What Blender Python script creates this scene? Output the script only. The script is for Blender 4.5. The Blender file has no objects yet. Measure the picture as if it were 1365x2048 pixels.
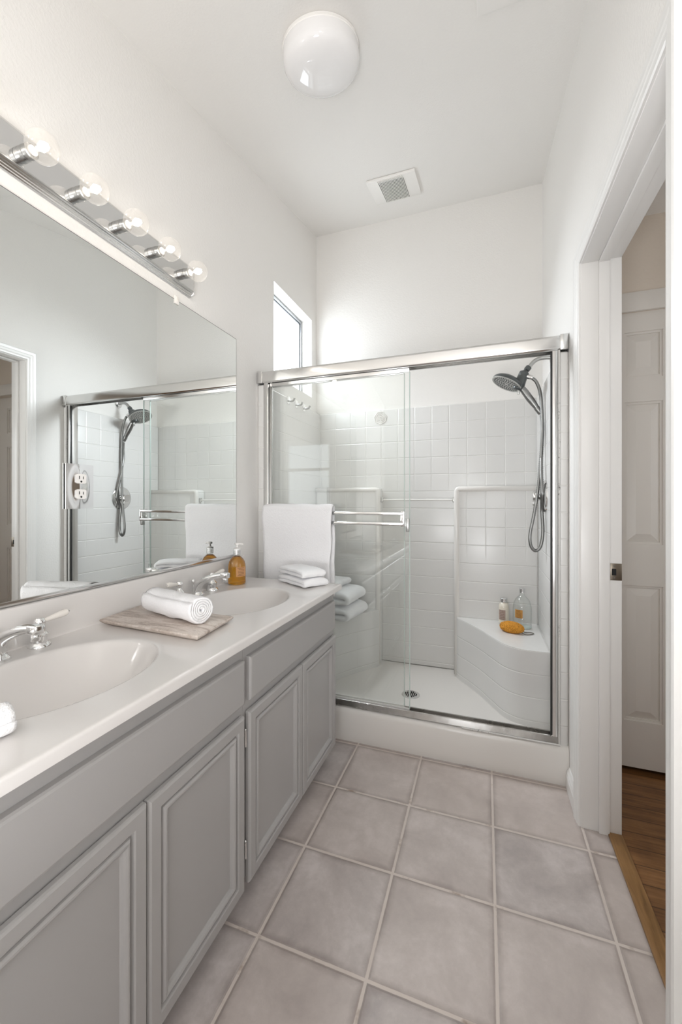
import bpy, bmesh, math, random
from mathutils import Vector, Matrix, noise
sc = bpy.context.scene
COL = sc.collection
PI = math.pi
random.seed(7)

# ------------------------------------------------------------------ camera, view, world
XL, XR = -1.186, 0.338            # left and right wall faces
YB, YF = 2.785, -1.0              # wall behind the shower, wall behind the camera
HALL_X = 0.465                    # hall side of the right wall
SL = 0.205                        # slope of the vaulted ceiling
def ceil_z(y): return 3.186 + SL * (y - 2.779)

cam_d = bpy.data.cameras.new('camera')
cam = bpy.data.objects.new('camera', cam_d); COL.objects.link(cam)
cam.location = (0, 0, 1.21); cam.rotation_euler = (PI / 2, 0, 0.342)
cam_d.sensor_fit = 'HORIZONTAL'; cam_d.sensor_width = 36
cam_d.lens = 36 * 808.2 / 1365; cam_d.shift_y = -20.8 / 1365
cam_d.clip_start = 0.02
sc.camera = cam
sc.view_settings.view_transform = 'Standard'; sc.view_settings.look = 'None'
sc.view_settings.gamma = 1; sc.view_settings.use_curve_mapping = False
sc.view_settings.exposure = 0.68
sc.cycles.max_bounces = 16; sc.cycles.diffuse_bounces = 8; sc.cycles.glossy_bounces = 8
sc.cycles.transmission_bounces = 10; sc.cycles.transparent_max_bounces = 24
sc.cycles.caustics_reflective = False; sc.cycles.caustics_refractive = False
sc.cycles.sample_clamp_indirect = 6
w = bpy.data.worlds.new('sky'); sc.world = w; w.use_nodes = True
w.node_tree.nodes['Background'].inputs[0].default_value = (0.75, 0.85, 1, 1)
w.node_tree.nodes['Background'].inputs[1].default_value = 1.0

E_WINDOW = 4.2       # daylight through the frosted shower window
E_BEDROOM = 1.7      # daylight through the glazed door behind the camera
E_BULB = 18.0       # filament glow of the vanity bulbs
E_DAY = 7.5         # area light added in the shower window opening, standing in for skylight
E_FILLWIN = 1.8      # glow of the unseen window added in the hall
E_HALL = 0.8         # unseen hall light, added as fill

E_ROOM = 13.5        # added fill light behind the camera, bounced off the ceiling
rl = bpy.data.lights.new('fill_uplight', 'AREA'); rl.shape = 'DISK'; rl.energy = E_ROOM; rl.size = 0.60; rl.color = (0.985, 0.99, 1)
ro = bpy.data.objects.new('fill_uplight', rl); COL.objects.link(ro); ro.location = (-0.25, -0.42, 0.85); ro.rotation_euler = (math.radians(160), 0, 0)
wl = bpy.data.lights.new('window_daylight_fill', 'AREA'); wl.shape = 'RECTANGLE'; wl.energy = E_DAY; wl.size = 0.40; wl.size_y = 0.48; wl.color = (0.90, 0.955, 1.0); wl.spread = math.radians(95)
wo = bpy.data.objects.new('window_daylight_fill', wl); COL.objects.link(wo); wo.location = (XL - 0.060, 2.416, 2.247); wo.rotation_euler = (0, math.radians(-52), math.radians(-22))
E_FILL = 4.5        # fill light added behind the camera, no fixture of the room
pl = bpy.data.lights.new('fill_lamp', 'POINT'); pl.energy = E_FILL; pl.shadow_soft_size = 0.10; pl.color = (1, 0.985, 0.975)
po = bpy.data.objects.new('fill_lamp', pl); COL.objects.link(po); po.location = (0.215, -0.55, 2.05)
hl = bpy.data.lights.new('hall_fill_lamp', 'AREA'); hl.energy = E_HALL; hl.size = 0.35; hl.color = (1, 0.965, 0.93)
ho = bpy.data.objects.new('hall_fill_lamp', hl); COL.objects.link(ho); ho.location = (1.15, 0.75, 2.44)

# ------------------------------------------------------------------ node helpers
class NT:
    def __init__(s, name):
        s.m = bpy.data.materials.new(name); s.m.use_nodes = True
        s.t = s.m.node_tree; s.n = s.t.nodes; s.n.clear()
        s.out = s.n.new('ShaderNodeOutputMaterial')
    def new(s, typ, ins=None, **kw):
        nd = s.n.new(typ)
        for k, v in kw.items(): setattr(nd, k, v)
        for k, v in (ins or {}).items(): s.set(nd.inputs[k], v)
        return nd
    def set(s, sock, v):
        if hasattr(v, 'is_output') or isinstance(v, bpy.types.NodeSocket): s.t.links.new(v, sock)
        else:
            if isinstance(v, (tuple, list)) and len(v) == 3 and sock.type == 'RGBA': v = (*v, 1)
            sock.default_value = v
    def math(s, op, a, b=None, c=None, clamp=False):
        nd = s.n.new('ShaderNodeMath'); nd.operation = op; nd.use_clamp = clamp
        s.set(nd.inputs[0], a)
        if b is not None: s.set(nd.inputs[1], b)
        if c is not None: s.set(nd.inputs[2], c)
        return nd.outputs[0]
    def mix(s, f, a, b, blend='MIX'):
        nd = s.n.new('ShaderNodeMix'); nd.data_type = 'RGBA'; nd.blend_type = blend
        s.set(nd.inputs[0], f); s.set(nd.inputs[6], a); s.set(nd.inputs[7], b)
        return nd.outputs[2]
    def obj(s): return s.new('ShaderNodeTexCoord').outputs['Object']
    def xyz(s, v):
        nd = s.new('ShaderNodeSeparateXYZ', {0: v}); return nd.outputs[0], nd.outputs[1], nd.outputs[2]
    def noise(s, vec, scale, detail=4, rough=0.55, dist=0.0):
        return s.new('ShaderNodeTexNoise', {'Vector': vec, 'Scale': scale, 'Detail': detail, 'Roughness': rough, 'Distortion': dist}).outputs[0]
    def ramp(s, f, stops):
        nd = s.new('ShaderNodeValToRGB', {0: f}); el = nd.color_ramp.elements
        while len(el) < len(stops): el.new(0.5)
        for e, (p, c) in zip(el, stops): e.position = p; e.color = (*c, 1)
        return nd.outputs[0]
    def maprange(s, f, a, b, c=0.0, d=1.0):
        return s.new('ShaderNodeMapRange', {0: f, 1: a, 2: b, 3: c, 4: d}).outputs[0]
    def bump(s, h, strength, dist=0.002, normal=None):
        ins = {'Height': h, 'Strength': strength, 'Distance': dist}
        if normal is not None: ins['Normal'] = normal
        return s.new('ShaderNodeBump', ins).outputs[0]
    def pbsdf(s, col, rough=0.5, metal=0.0, normal=None, **kw):
        p = s.new('ShaderNodeBsdfPrincipled', {'Base Color': col, 'Roughness': rough, 'Metallic': metal})
        if normal is not None: s.set(p.inputs['Normal'], normal)
        for k, v in kw.items(): s.set(p.inputs[k.replace('_', ' ')], v)
        s.t.links.new(p.outputs[0], s.out.inputs[0]); return p

def lin(*c): return tuple(((x / 255) / 12.92 if x / 255 <= 0.04045 else ((x / 255 + 0.055) / 1.055) ** 2.4) for x in c)

def simple(name, col, rough=0.5, metal=0.0, **kw):
    t = NT(name); t.pbsdf(col, rough, metal, **kw); return t.m

def m_paint(name, col, scale, strength, rough=0.55):
    t = NT(name); o = t.obj()
    h = t.noise(o, scale, 3, 0.5)
    t.pbsdf(col, rough, normal=t.bump(t.maprange(h, 0.42, 0.62), strength, 0.0012)); return t.m

def m_floor():
    t = NT('floor_tile'); x, y, z = t.xyz(t.obj())
    P = 0.312
    def axis(v, off):
        q = t.math('DIVIDE', t.math('SUBTRACT', v, off), P)
        fr = t.math('FRACT', t.math('ADD', q, 40.0)); idn = t.math('FLOOR', t.math('ADD', q, 40.0))
        d = t.math('MULTIPLY', t.math('SUBTRACT', 0.5, t.math('ABSOLUTE', t.math('SUBTRACT', fr, 0.5))), P)
        return d, idn
    dx, ix = axis(x, 0.0290); dy, iy = axis(y, 1.9190)
    d = t.math('MINIMUM', dx, dy)
    wob = t.math('MULTIPLY', t.math('SUBTRACT', t.noise(t.obj(), 40, 2), 0.5), 0.0022)
    d = t.math('ADD', d, wob)
    grout = t.maprange(d, 0.0036, 0.0048)          # 0 in grout, 1 on tile
    cid = t.new('ShaderNodeCombineXYZ', {0: ix, 1: iy, 2: 0.0}).outputs[0]
    wn = t.new('ShaderNodeTexWhiteNoise', {'Vector': cid}).outputs
    off = t.new('ShaderNodeVectorMath', {0: t.obj(), 1: t.new('ShaderNodeVectorMath', {0: wn[1], 'Scale': 9.0}, operation='SCALE').outputs[0]}, operation='ADD').outputs[0]
    n1 = t.noise(off, 5.5, 7, 0.6, 0.5); n2 = t.noise(off, 38, 5, 0.7)
    f = t.math('ADD', t.math('MULTIPLY', n1, 0.75), t.math('MULTIPLY', n2, 0.25))
    col = t.ramp(f, [(0.34, lin(168, 160, 158)), (0.5, lin(187, 179, 176)), (0.64, lin(206, 198, 196))])
    col = t.mix(t.math('MULTIPLY', wn[0], 0.45), col, lin(196, 183, 174), 'MIX')
    edge = t.maprange(t.math('ADD', d, t.math('MULTIPLY', t.math('SUBTRACT', n1, 0.5), 0.03)), 0.004, 0.022)
    col = t.mix(t.math('MULTIPLY', t.math('SUBTRACT', 1.0, edge), 0.45), col, lin(126, 112, 106))
    gc = t.ramp(t.noise(t.obj(), 9, 4, 0.7), [(0.30, lin(160, 144, 132)), (0.42, lin(206, 196, 189))])
    col = t.mix(grout, gc, col)
    hgt = t.math('ADD', t.maprange(d, 0.003, 0.009), t.math('MULTIPLY', n2, 0.12))
    rough = t.mix(grout, (0.9,) * 3, (0.42,) * 3)
    t.pbsdf(col, rough, normal=t.bump(hgt, 0.5, 0.003)); return t.m

def m_surround():
    t = NT('moulded_acrylic_tile'); x, y, z = t.xyz(t.obj())
    g = t.new('ShaderNodeNewGeometry'); nx, ny, nz = t.xyz(g.outputs['True Normal'])
    P = 0.1148
    def line(v, off, n):
        fr = t.math('FRACT', t.math('ADD', t.math('DIVIDE', t.math('SUBTRACT', v, off), P), 40.0))
        d = t.math('MULTIPLY', t.math('SUBTRACT', 0.5, t.math('ABSOLUTE', t.math('SUBTRACT', fr, 0.5))), P)
        hh = t.maprange(d, 0.0004, 0.0042)
        return t.math('MAXIMUM', hh, t.maprange(t.math('ABSOLUTE', n), 0.6, 0.8))
    # upright joints show only in the upper courses; the seats and lower walls carry level joints only
    lx = line(x, 0.1215, nx); ly = line(y, 2.665, ny); lz = line(z, 1.8530, nz)
    on_col = t.maprange(y, 2.735, 2.745, 1.0, 0.0)
    lo = t.math('ADD', 1.27, t.math('MULTIPLY', on_col, -0.42))
    up = t.math('MULTIPLY', t.math('SUBTRACT', z, lo), 12.0, clamp=True)
    side = t.math('MULTIPLY', up, t.maprange(t.math('ABSOLUTE', nx), 0.5, 0.6, 1.0, 0.35))
    def fade(l): return t.math('SUBTRACT', 1.0, t.math('MULTIPLY', t.math('SUBTRACT', 1.0, l), side))
    flat = t.maprange(t.math('ABSOLUTE', nz), 0.6, 0.8)
    h = t.math('MAXIMUM', t.math('MINIMUM', t.math('MINIMUM', fade(lx), fade(ly)), lz), flat)
    col = t.mix(h, lin(226, 225, 222), lin(219, 218, 216))
    soft = t.noise(t.obj(), 22, 2, 0.5)
    hh = t.math('ADD', h, t.math('MULTIPLY', soft, 0.06))
    t.pbsdf(col, 0.25, normal=t.bump(hh, 0.6, 0.003)); return t.m

def m_chrome(name, col, rough):
    return simple(name, col, rough, 1.0)

def m_glass(name, tint, base=0.04):
    t = NT(name)
    lw = t.new('ShaderNodeLayerWeight', {'Blend': 0.5})
    r = t.math('ADD', t.math('MULTIPLY', t.math('POWER', lw.outputs['Facing'], 5.0), 1 - base), base, clamp=True)
    tr = t.new('ShaderNodeBsdfTransparent', {0: tint}); gl = t.new('ShaderNodeBsdfGlossy', {'Color': (1, 1, 1, 1), 'Roughness': 0.0})
    mx = t.new('ShaderNodeMixShader', {0: r, 1: tr.outputs[0], 2: gl.outputs[0]})
    t.t.links.new(mx.outputs[0], t.out.inputs[0]); return t.m

def m_emit(name, col, s):
    t = NT(name); e = t.new('ShaderNodeEmission', {0: col, 1: s}); t.t.links.new(e.outputs[0], t.out.inputs[0]); return t.m

def m_terry():
    t = NT('white_terry'); o = t.obj()
    n1 = t.noise(o, 300, 2, 0.6); n2 = t.noise(o, 80, 3, 0.6)
    h = t.math('ADD', n1, t.math('MULTIPLY', n2, 0.8))
    t.pbsdf(lin(248, 248, 250), 1.0, normal=t.bump(h, 0.7, 0.003), Sheen_Weight=0.25, Specular_IOR_Level=0.1); return t.m

def m_marble_tray():
    t = NT('brown_veined_stone'); o = t.obj()
    mp = t.new('ShaderNodeMapping', {'Vector': o, 'Scale': (5, 22, 22), 'Rotation': (0, 0, 0.5)}).outputs[0]
    n = t.noise(mp, 1.6, 8, 0.65, 1.2); n2 = t.noise(o, 160, 4, 0.7)
    f = t.math('ADD', t.math('MULTIPLY', n, 0.8), t.math('MULTIPLY', n2, 0.2))
    c = t.ramp(f, [(0.33, lin(134, 118, 108)), (0.45, lin(184, 170, 160)), (0.56, lin(212, 202, 194)), (0.7, lin(168, 154, 146))])
    t.pbsdf(c, 0.35, normal=t.bump(n2, 0.1, 0.001)); return t.m

def m_wood(name, c1, c2, c3, rotz=0.0, plank=None, rough=0.35):
    t = NT(name); o = t.obj()
    v = t.new('ShaderNodeMapping', {'Vector': o, 'Rotation': (0, 0, rotz)}).outputs[0]
    extra = None
    if plank:
        x, y, z = t.xyz(v)
        row = t.math('FLOOR', t.math('DIVIDE', t.math('ADD', y, 20.0), plank))
        rn = t.new('ShaderNodeTexWhiteNoise', {1: row}, noise_dimensions='1D').outputs[0]
        xs = t.math('ADD', t.math('DIVIDE', x, 0.62), t.math('MULTIPLY', rn, 7.0)); seg = t.math('FLOOR', xs)
        rid = t.new('ShaderNodeTexWhiteNoise', {'Vector': t.new('ShaderNodeCombineXYZ', {0: row, 1: seg, 2: 0.0}).outputs[0]}).outputs
        v = t.new('ShaderNodeVectorMath', {0: v, 1: t.new('ShaderNodeVectorMath', {0: rid[1], 'Scale': 13.0}, operation='SCALE').outputs[0]}, operation='ADD').outputs[0]
        fy = t.math('FRACT', t.math('DIVIDE', t.math('ADD', y, 20.0), plank)); fx = t.math('FRACT', xs)
        dy = t.math('MULTIPLY', t.math('SUBTRACT', 0.5, t.math('ABSOLUTE', t.math('SUBTRACT', fy, 0.5))), plank)
        dx = t.math('MULTIPLY', t.math('SUBTRACT', 0.5, t.math('ABSOLUTE', t.math('SUBTRACT', fx, 0.5))), 0.62)
        extra = (t.maprange(t.math('MINIMUM', dx, dy), 0.0006, 0.0022), rid[0])
    mp = t.new('ShaderNodeMapping', {'Vector': v, 'Scale': (3, 40, 40)}).outputs[0]
    n = t.noise(mp, 1.4, 6, 0.6, 0.8); n2 = t.noise(v, 4.0, 4, 0.6, 0.5)
    f = t.math('ADD', t.math('MULTIPLY', n, 0.55), t.math('MULTIPLY', n2, 0.45))
    c = t.ramp(f, [(0.34, c1), (0.5, c2), (0.66, c3)])
    if extra:
        c = t.mix(t.math('MULTIPLY', extra[1], 0.45), c, c1)
        c = t.mix(extra[0], tuple(q * 0.35 for q in c1), c)
    t.pbsdf(c, rough, normal=t.bump(n, 0.12, 0.001)); return t.m

def m_track():                                    # aluminium with lime and mildew stains
    t = NT('stained_aluminium'); o = t.obj()
    n = t.noise(o, 5, 4, 0.6)
    c = t.ramp(n, [(0.35, lin(150, 146, 141)), (0.6, lin(196, 194, 191))])
    t.pbsdf(c, t.maprange(n, 0.4, 0.6, 0.30, 0.14), 1.0); return t.m

def m_caulk():
    t = NT('mildewed_caulk'); o = t.obj()
    n = t.noise(o, 130, 5, 0.7); n2 = t.noise(o, 6, 2, 0.5)
    f = t.math('ADD', t.math('MULTIPLY', n, 0.6), t.math('MULTIPLY', n2, 0.4))
    c = t.ramp(f, [(0.37, lin(80, 76, 72)), (0.42, lin(205, 203, 200))])
    t.pbsdf(c, 0.5); return t.m

def m_sponge():
    t = NT('natural_sponge'); o = t.obj()
    v = t.new('ShaderNodeTexVoronoi', {'Vector': o, 'Scale': 190}).outputs['Distance']; n = t.noise(o, 60, 5, 0.7)
    c = t.ramp(t.math('ADD', t.math('MULTIPLY', v, 0.6), t.math('MULTIPLY', n, 0.5)), [(0.3, lin(150, 92, 20)), (0.6, lin(214, 148, 52))])
    t.pbsdf(c, 0.95, normal=t.bump(t.math('ADD', v, n), 0.8, 0.004)); return t.m

WHITE = lin(232, 230, 227)
M = dict(
    wall=m_paint('wall_paint', WHITE, 110, 0.26), ceil=m_paint('ceiling_paint', lin(231, 229, 226), 120, 0.18),
    trim=simple('trim_enamel', lin(231, 230, 228), 0.28), floor=m_floor(), surround=m_surround(),
    acrylic=simple('shower_pan_acrylic', lin(226, 223, 219), 0.14),
    chrome=m_chrome('polished_chrome', (0.80, 0.80, 0.80), 0.07), nickel=m_chrome('bright_anodised_aluminium', (0.74, 0.735, 0.725), 0.17),
    track=m_track(), caulk=m_caulk(), seal=simple('black_rubber_seal', (0.02, 0.02, 0.02), 0.5),
    mirror=m_chrome('silvered_mirror', (0.87, 0.89, 0.88), 0.0),
    glass=m_glass('clear_glass', (0.985, 0.991, 0.987)), edge=simple('glass_edge', lin(196, 208, 203), 0.15),
    bulb=None, filament=m_emit('filament_glow', (1, 0.91, 0.80), E_BULB),
    pane=m_emit('daylit_frosted_pane', (0.88, 0.95, 1.0), E_WINDOW), glazing=m_emit('daylit_door_glazing', (0.97, 0.985, 1.0), E_BEDROOM),
    fillpane=m_emit('hall_fill_pane', (0.95, 0.975, 1.0), E_FILLWIN),
    alu=m_chrome('window_aluminium', (0.55, 0.57, 0.6), 0.3), gasket=simple('dark_gasket', (0.03, 0.035, 0.04), 0.5),
    cabinet=simple('grey_cabinet_enamel', lin(166, 164, 163), 0.30), dark=simple('dark_void', (0.012, 0.012, 0.012), 0.9),
    counter=simple('cultured_marble', lin(222, 219, 217), 0.12), porcelain=simple('white_porcelain', lin(240, 236, 230), 0.08),
    terry=m_terry(), tray=m_marble_tray(), gun=simple('gunmetal_plastic', lin(84, 87, 87), 0.32, 0.4),
    steel=m_chrome('brushed_steel', (0.42, 0.42, 0.41), 0.28), graphite=m_chrome('dark_brushed_steel', (0.26, 0.26, 0.255), 0.30), face=simple('grey_nozzle_plate', lin(176, 176, 172), 0.3, 0.3),
    whitep=simple('white_plastic', lin(236, 234, 231), 0.3), bronze=simple('satin_nickel_plate', lin(150, 141, 128), 0.32, 0.9),
    opal=simple('opal_white_glass', lin(236, 235, 235), 0.05), sponge=m_sponge(),
    lotion=simple('cream_lotion', lin(236, 228, 214), 0.35), paper_a=simple('peach_paper_label', lin(212, 158, 108), 0.6),
    paper_b=simple('ochre_paper_label', lin(190, 140, 70), 0.6), paper_c=simple('mauve_paper_label', lin(170, 150, 140), 0.6),
    ink=simple('brown_ink', lin(78, 50, 34), 0.7), cord=simple('grey_cord', lin(110, 104, 96), 0.8),
    bottle=m_glass('bottle_glass', (0.97, 0.975, 0.97), 0.05), cap=m_chrome('aluminium_cap', (0.72, 0.72, 0.72), 0.25),
    wood=m_wood('hall_floor_wood', lin(88, 58, 32), lin(132, 92, 54), lin(166, 122, 78), 0.0, 0.075),
    oak=m_wood('oak_strip', lin(104, 74, 40), lin(140, 104, 62), lin(160, 122, 78), PI / 2, None, 0.4),
    hallwall=m_paint('hall_paint', lin(214, 203, 190), 95, 0.2), hallwhite=simple('closet_door_enamel', lin(222, 218, 212), 0.35),
)
def m_bulb():
    t = NT('clear_bulb_glass')
    lw = t.new('ShaderNodeLayerWeight', {'Blend': 0.5})
    r = t.math('ADD', t.math('MULTIPLY', t.math('POWER', lw.outputs['Facing'], 4.0), 0.7), 0.05, clamp=True)
    tr = t.new('ShaderNodeBsdfTransparent', {0: (0.97, 0.97, 0.97, 1)}); gl = t.new('ShaderNodeBsdfGlossy', {'Color': (1, 1, 1, 1), 'Roughness': 0.02})
    tl = t.new('ShaderNodeBsdfTranslucent', {0: (1, 0.97, 0.93, 1)})
    a = t.new('ShaderNodeMixShader', {0: 0.07, 1: tr.outputs[0], 2: tl.outputs[0]})
    b = t.new('ShaderNodeMixShader', {0: r, 1: a.outputs[0], 2: gl.outputs[0]})
    t.t.links.new(b.outputs[0], t.out.inputs[0]); return t.m
M['bulb'] = m_bulb()
def m_liquid(name, col, dens):
    t = NT(name)
    t.pbsdf((1, 1, 1), 0.0, IOR=1.36, Transmission_Weight=1.0)
    va = t.new('ShaderNodeVolumeAbsorption', {'Color': col, 'Density': dens}); t.t.links.new(va.outputs[0], t.out.inputs['Volume'])
    return t.m
def m_amber():
    t = NT('amber_soap'); 
    p = t.new('ShaderNodeBsdfPrincipled', {'Base Color': (*lin(255, 182, 8), 1), 'Roughness': 0.02, 'IOR': 1.36, 'Transmission Weight': 1.0})
    tr = t.new('ShaderNodeBsdfTranslucent', {0: (*lin(255, 172, 4), 1)}); df = t.new('ShaderNodeBsdfDiffuse', {0: (*lin(244, 164, 6), 1)})
    a = t.new('ShaderNodeMixShader', {0: 0.5, 1: tr.outputs[0], 2: df.outputs[0]})
    b = t.new('ShaderNodeMixShader', {0: 0.16, 1: p.outputs[0], 2: a.outputs[0]})
    t.t.links.new(b.outputs[0], t.out.inputs[0]); return t.m
M['amber'] = m_amber(); 
def m_filled():                                   # clear liquid in clear glass: longer, darker paths towards the rim
    t = NT('clear_filled_glass'); lw = t.new('ShaderNodeLayerWeight', {'Blend': 0.5}); f = lw.outputs['Facing']
    c = t.mix(t.math('POWER', f, 5.0), (0.96, 0.972, 0.968, 1), (0.34, 0.37, 0.37, 1))
    tr = t.new('ShaderNodeBsdfTransparent', {0: c}); gl = t.new('ShaderNodeBsdfGlossy', {'Color': (1, 1, 1, 1), 'Roughness': 0.02})
    r = t.math('ADD', t.math('MULTIPLY', t.math('POWER', f, 5.0), 0.6), 0.05, clamp=True)
    mx = t.new('ShaderNodeMixShader', {0: r, 1: tr.outputs[0], 2: gl.outputs[0]}); t.t.links.new(mx.outputs[0], t.out.inputs[0]); return t.m
M['clearliq'] = m_filled()

# ------------------------------------------------------------------ mesh helpers
def box(bm, x0, x1, y0, y1, z0, z1, bev=0.0, seg=2):
    vs = [bm.verts.new((x, y, z)) for x in (x0, x1) for y in (y0, y1) for z in (z0, z1)]
    fs = [bm.faces.new([vs[i] for i in q]) for q in ((0, 1, 3, 2), (4, 6, 7, 5), (0, 4, 5, 1), (2, 3, 7, 6), (0, 2, 6, 4), (1, 5, 7, 3))]
    if bev:
        es = list({e for f in fs for e in f.edges})
        bmesh.ops.bevel(bm, geom=es, offset=bev, segments=seg, profile=0.5, affect='EDGES', clamp_overlap=True)
    return bm
def B(*a, **k): return box(bmesh.new(), *a, **k)

def frame_of(d):
    d = Vector(d).normalized(); up = Vector((0, 0, 1)) if abs(d.z) < 0.95 else Vector((1, 0, 0))
    u = d.cross(up).normalized(); return u, u.cross(d).normalized(), d

def lathe(bm, prof, org=(0, 0, 0), axis=(0, 0, 1), n=32, cap=True, sx=1.0, sy=1.0):
    u, v, d = frame_of(axis); org = Vector(org); rings = []
    for r, h in prof:
        rings.append([bm.verts.new(org + d * h + (u * math.cos(2 * PI * k / n) * sx + v * math.sin(2 * PI * k / n) * sy) * max(r, 1e-5)) for k in range(n)])
    for a, b in zip(rings, rings[1:]):
        for k in range(n): bm.faces.new((a[k], a[(k + 1) % n], b[(k + 1) % n], b[k]))
    if cap:
        bm.faces.new(rings[0][::-1]); bm.faces.new(rings[-1])
    return bm

def catmull(pts, n):
    pts = [Vector(p) for p in pts]; P = [2 * pts[0] - pts[1]] + pts + [2 * pts[-1] - pts[-2]]; out = []
    for i in range(1, len(P) - 2):
        for k in range(n):
            t = k / n; a, b, c, d = P[i - 1:i + 3]
            out.append(0.5 * (2 * b + (c - a) * t + (2 * a - 5 * b + 4 * c - d) * t * t + (3 * b - a - 3 * c + d) * t ** 3))
    out.append(pts[-1]); return out

def tube(bm, pts, rad, n=12, cap=True, flat=1.0):
    pts = [Vector(p) for p in pts]; rings = []
    N = len(pts); u = None
    for i, p in enumerate(pts):
        d = (pts[min(i + 1, N - 1)] - pts[max(i - 1, 0)]).normalized()
        if u is None: u, _, _ = frame_of(d)
        u = (u - d * u.dot(d)).normalized(); v = d.cross(u)
        r = rad(i / (N - 1)) if callable(rad) else rad
        rings.append([bm.verts.new(p + (u * math.cos(2 * PI * k / n) + v * math.sin(2 * PI * k / n) * flat) * r) for k in range(n)])
    for a, b in zip(rings, rings[1:]):
        for k in range(n): bm.faces.new((a[k], a[(k + 1) % n], b[(k + 1) % n], b[k]))
    if cap: bm.faces.new(rings[0][::-1]); bm.faces.new(rings[-1])
    return bm

def prism(bm, poly, z0, z1, bev=0.0, seg=2):            # poly in XY, extruded in Z
    a = [bm.verts.new((x, y, z0)) for x, y in poly]; b = [bm.verts.new((x, y, z1)) for x, y in poly]; n = len(poly)
    fs = [bm.faces.new(a[::-1]), bm.faces.new(b)] + [bm.faces.new((a[k], a[(k + 1) % n], b[(k + 1) % n], b[k])) for k in range(n)]
    if bev:
        es = [e for e in fs[1].edges]
        bmesh.ops.bevel(bm, geom=es, offset=bev, segments=seg, profile=0.5, affect='EDGES')
    return bm

def extr(bm, prof, axis, a0, a1, bev=0.0):              # closed 2-D profile extruded along X or Y
    f = (lambda p, s: (s, p[0], p[1])) if axis == 'x' else (lambda p, s: (p[0], s, p[1]))
    a = [bm.verts.new(f(p, a0)) for p in prof]; b = [bm.verts.new(f(p, a1)) for p in prof]; n = len(prof)
    bm.faces.new(a[::-1]); bm.faces.new(b)
    for k in range(n): bm.faces.new((a[k], a[(k + 1) % n], b[(k + 1) % n], b[k]))
    return bm

def wloc(o):
    v = Vector((0, 0, 0))
    while o is not None: v += o.location; o = o.parent
    return v

def obj(name, bm, mat, parent=None, smooth=True, angle=0.6):
    me = bpy.data.meshes.new(name)
    bmesh.ops.recalc_face_normals(bm, faces=bm.faces[:])
    if parent is not None: bmesh.ops.translate(bm, verts=bm.verts[:], vec=-wloc(parent))
    if smooth:
        for f in bm.faces: f.smooth = True
        for e in bm.edges:
            if len(e.link_faces) == 2 and e.calc_face_angle(0) > angle: e.smooth = False
    bm.to_mesh(me); bm.free(); me.materials.append(mat)
    o = bpy.data.objects.new(name, me); COL.objects.link(o)
    if parent is not None: o.parent = parent
    return o

def thing(name, label, cat, loc=(0, 0, 0), group=None, kind=None):
    o = bpy.data.objects.new(name, None); o.empty_display_size = 0.05; COL.objects.link(o); o.location = loc
    o['label'] = label; o['category'] = cat
    if group: o['group'] = group
    if kind: o['kind'] = kind
    return o
def tag(o, label, cat, group=None, kind=None):
    o['label'] = label; o['category'] = cat
    if group: o['group'] = group
    if kind: o['kind'] = kind
    return o
def struct(name, bm, mat, parent=None, **k):
    o = obj(name, bm, mat, parent, **k)
    if parent is None: o['kind'] = 'structure'
    return o
def sroot(name, loc=(0, 0, 0)):
    o = bpy.data.objects.new(name, None); COL.objects.link(o); o.location = loc; o['kind'] = 'structure'; return o

def fbm(p, s, o=0.0): return noise.noise(Vector(p) * s + Vector((o, o * 1.7, o * 0.3)))

# ------------------------------------------------------------------ room shell
struct('floor', B(XL - 0.02, 0.424, YF, YB, -0.06, 0.0), M['floor'], smooth=False)
WX0 = XL - 0.14
W_Y0, W_Y1, W_Z0, W_Z1 = 2.136, 2.697, 1.967, 2.527
bm = bmesh.new(); TOP = 3.30
box(bm, WX0, XL, YF - 0.1, W_Y0, 0, TOP); box(bm, WX0, XL, W_Y1, YB + 0.1, 0, TOP)
box(bm, WX0, XL, W_Y0, W_Y1, 0, W_Z0); box(bm, WX0, XL, W_Y0, W_Y1, W_Z1, TOP)
struct('wall_left', bm, M['wall'], smooth=False)
D0, D1, DZ = 0.950, 1.712, 2.092                       # door opening to the hall
J = 0.018
bm = bmesh.new()
box(bm, XR, HALL_X, YF - 0.1, D0 - J, 0, TOP); box(bm, XR, HALL_X, D1 + J, YB + 0.1, 0, TOP); box(bm, XR, HALL_X, D0 - J, D1 + J, DZ + J, TOP)
struct('wall_right', bm, M['wall'], smooth=False)
struct('wall_back', B(WX0, HALL_X, YB, YB + 0.1, 0, TOP), M['wall'], smooth=False)
G0, G1, GZ = -0.484, 0.248, 2.05                       # glazed door behind the camera
bm = bmesh.new()
box(bm, WX0, G0, YF - 0.1, YF, 0, 2.9); box(bm, G1, HALL_X, YF - 0.1, YF, 0, 2.9); box(bm, G0, G1, YF - 0.1, YF, GZ, 2.9)
struct('wall_front', bm, M['wall'], smooth=False)
bm = bmesh.new()
extr(bm, [(YF - 0.1, ceil_z(YF - 0.1)), (YB + 0.05, ceil_z(YB + 0.05)), (YB + 0.05, ceil_z(YB) + 0.12), (YF - 0.1, ceil_z(YF) + 0.12)], 'x', WX0, HALL_X)
struct('ceiling', bm, M['ceil'], smooth=False)

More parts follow.
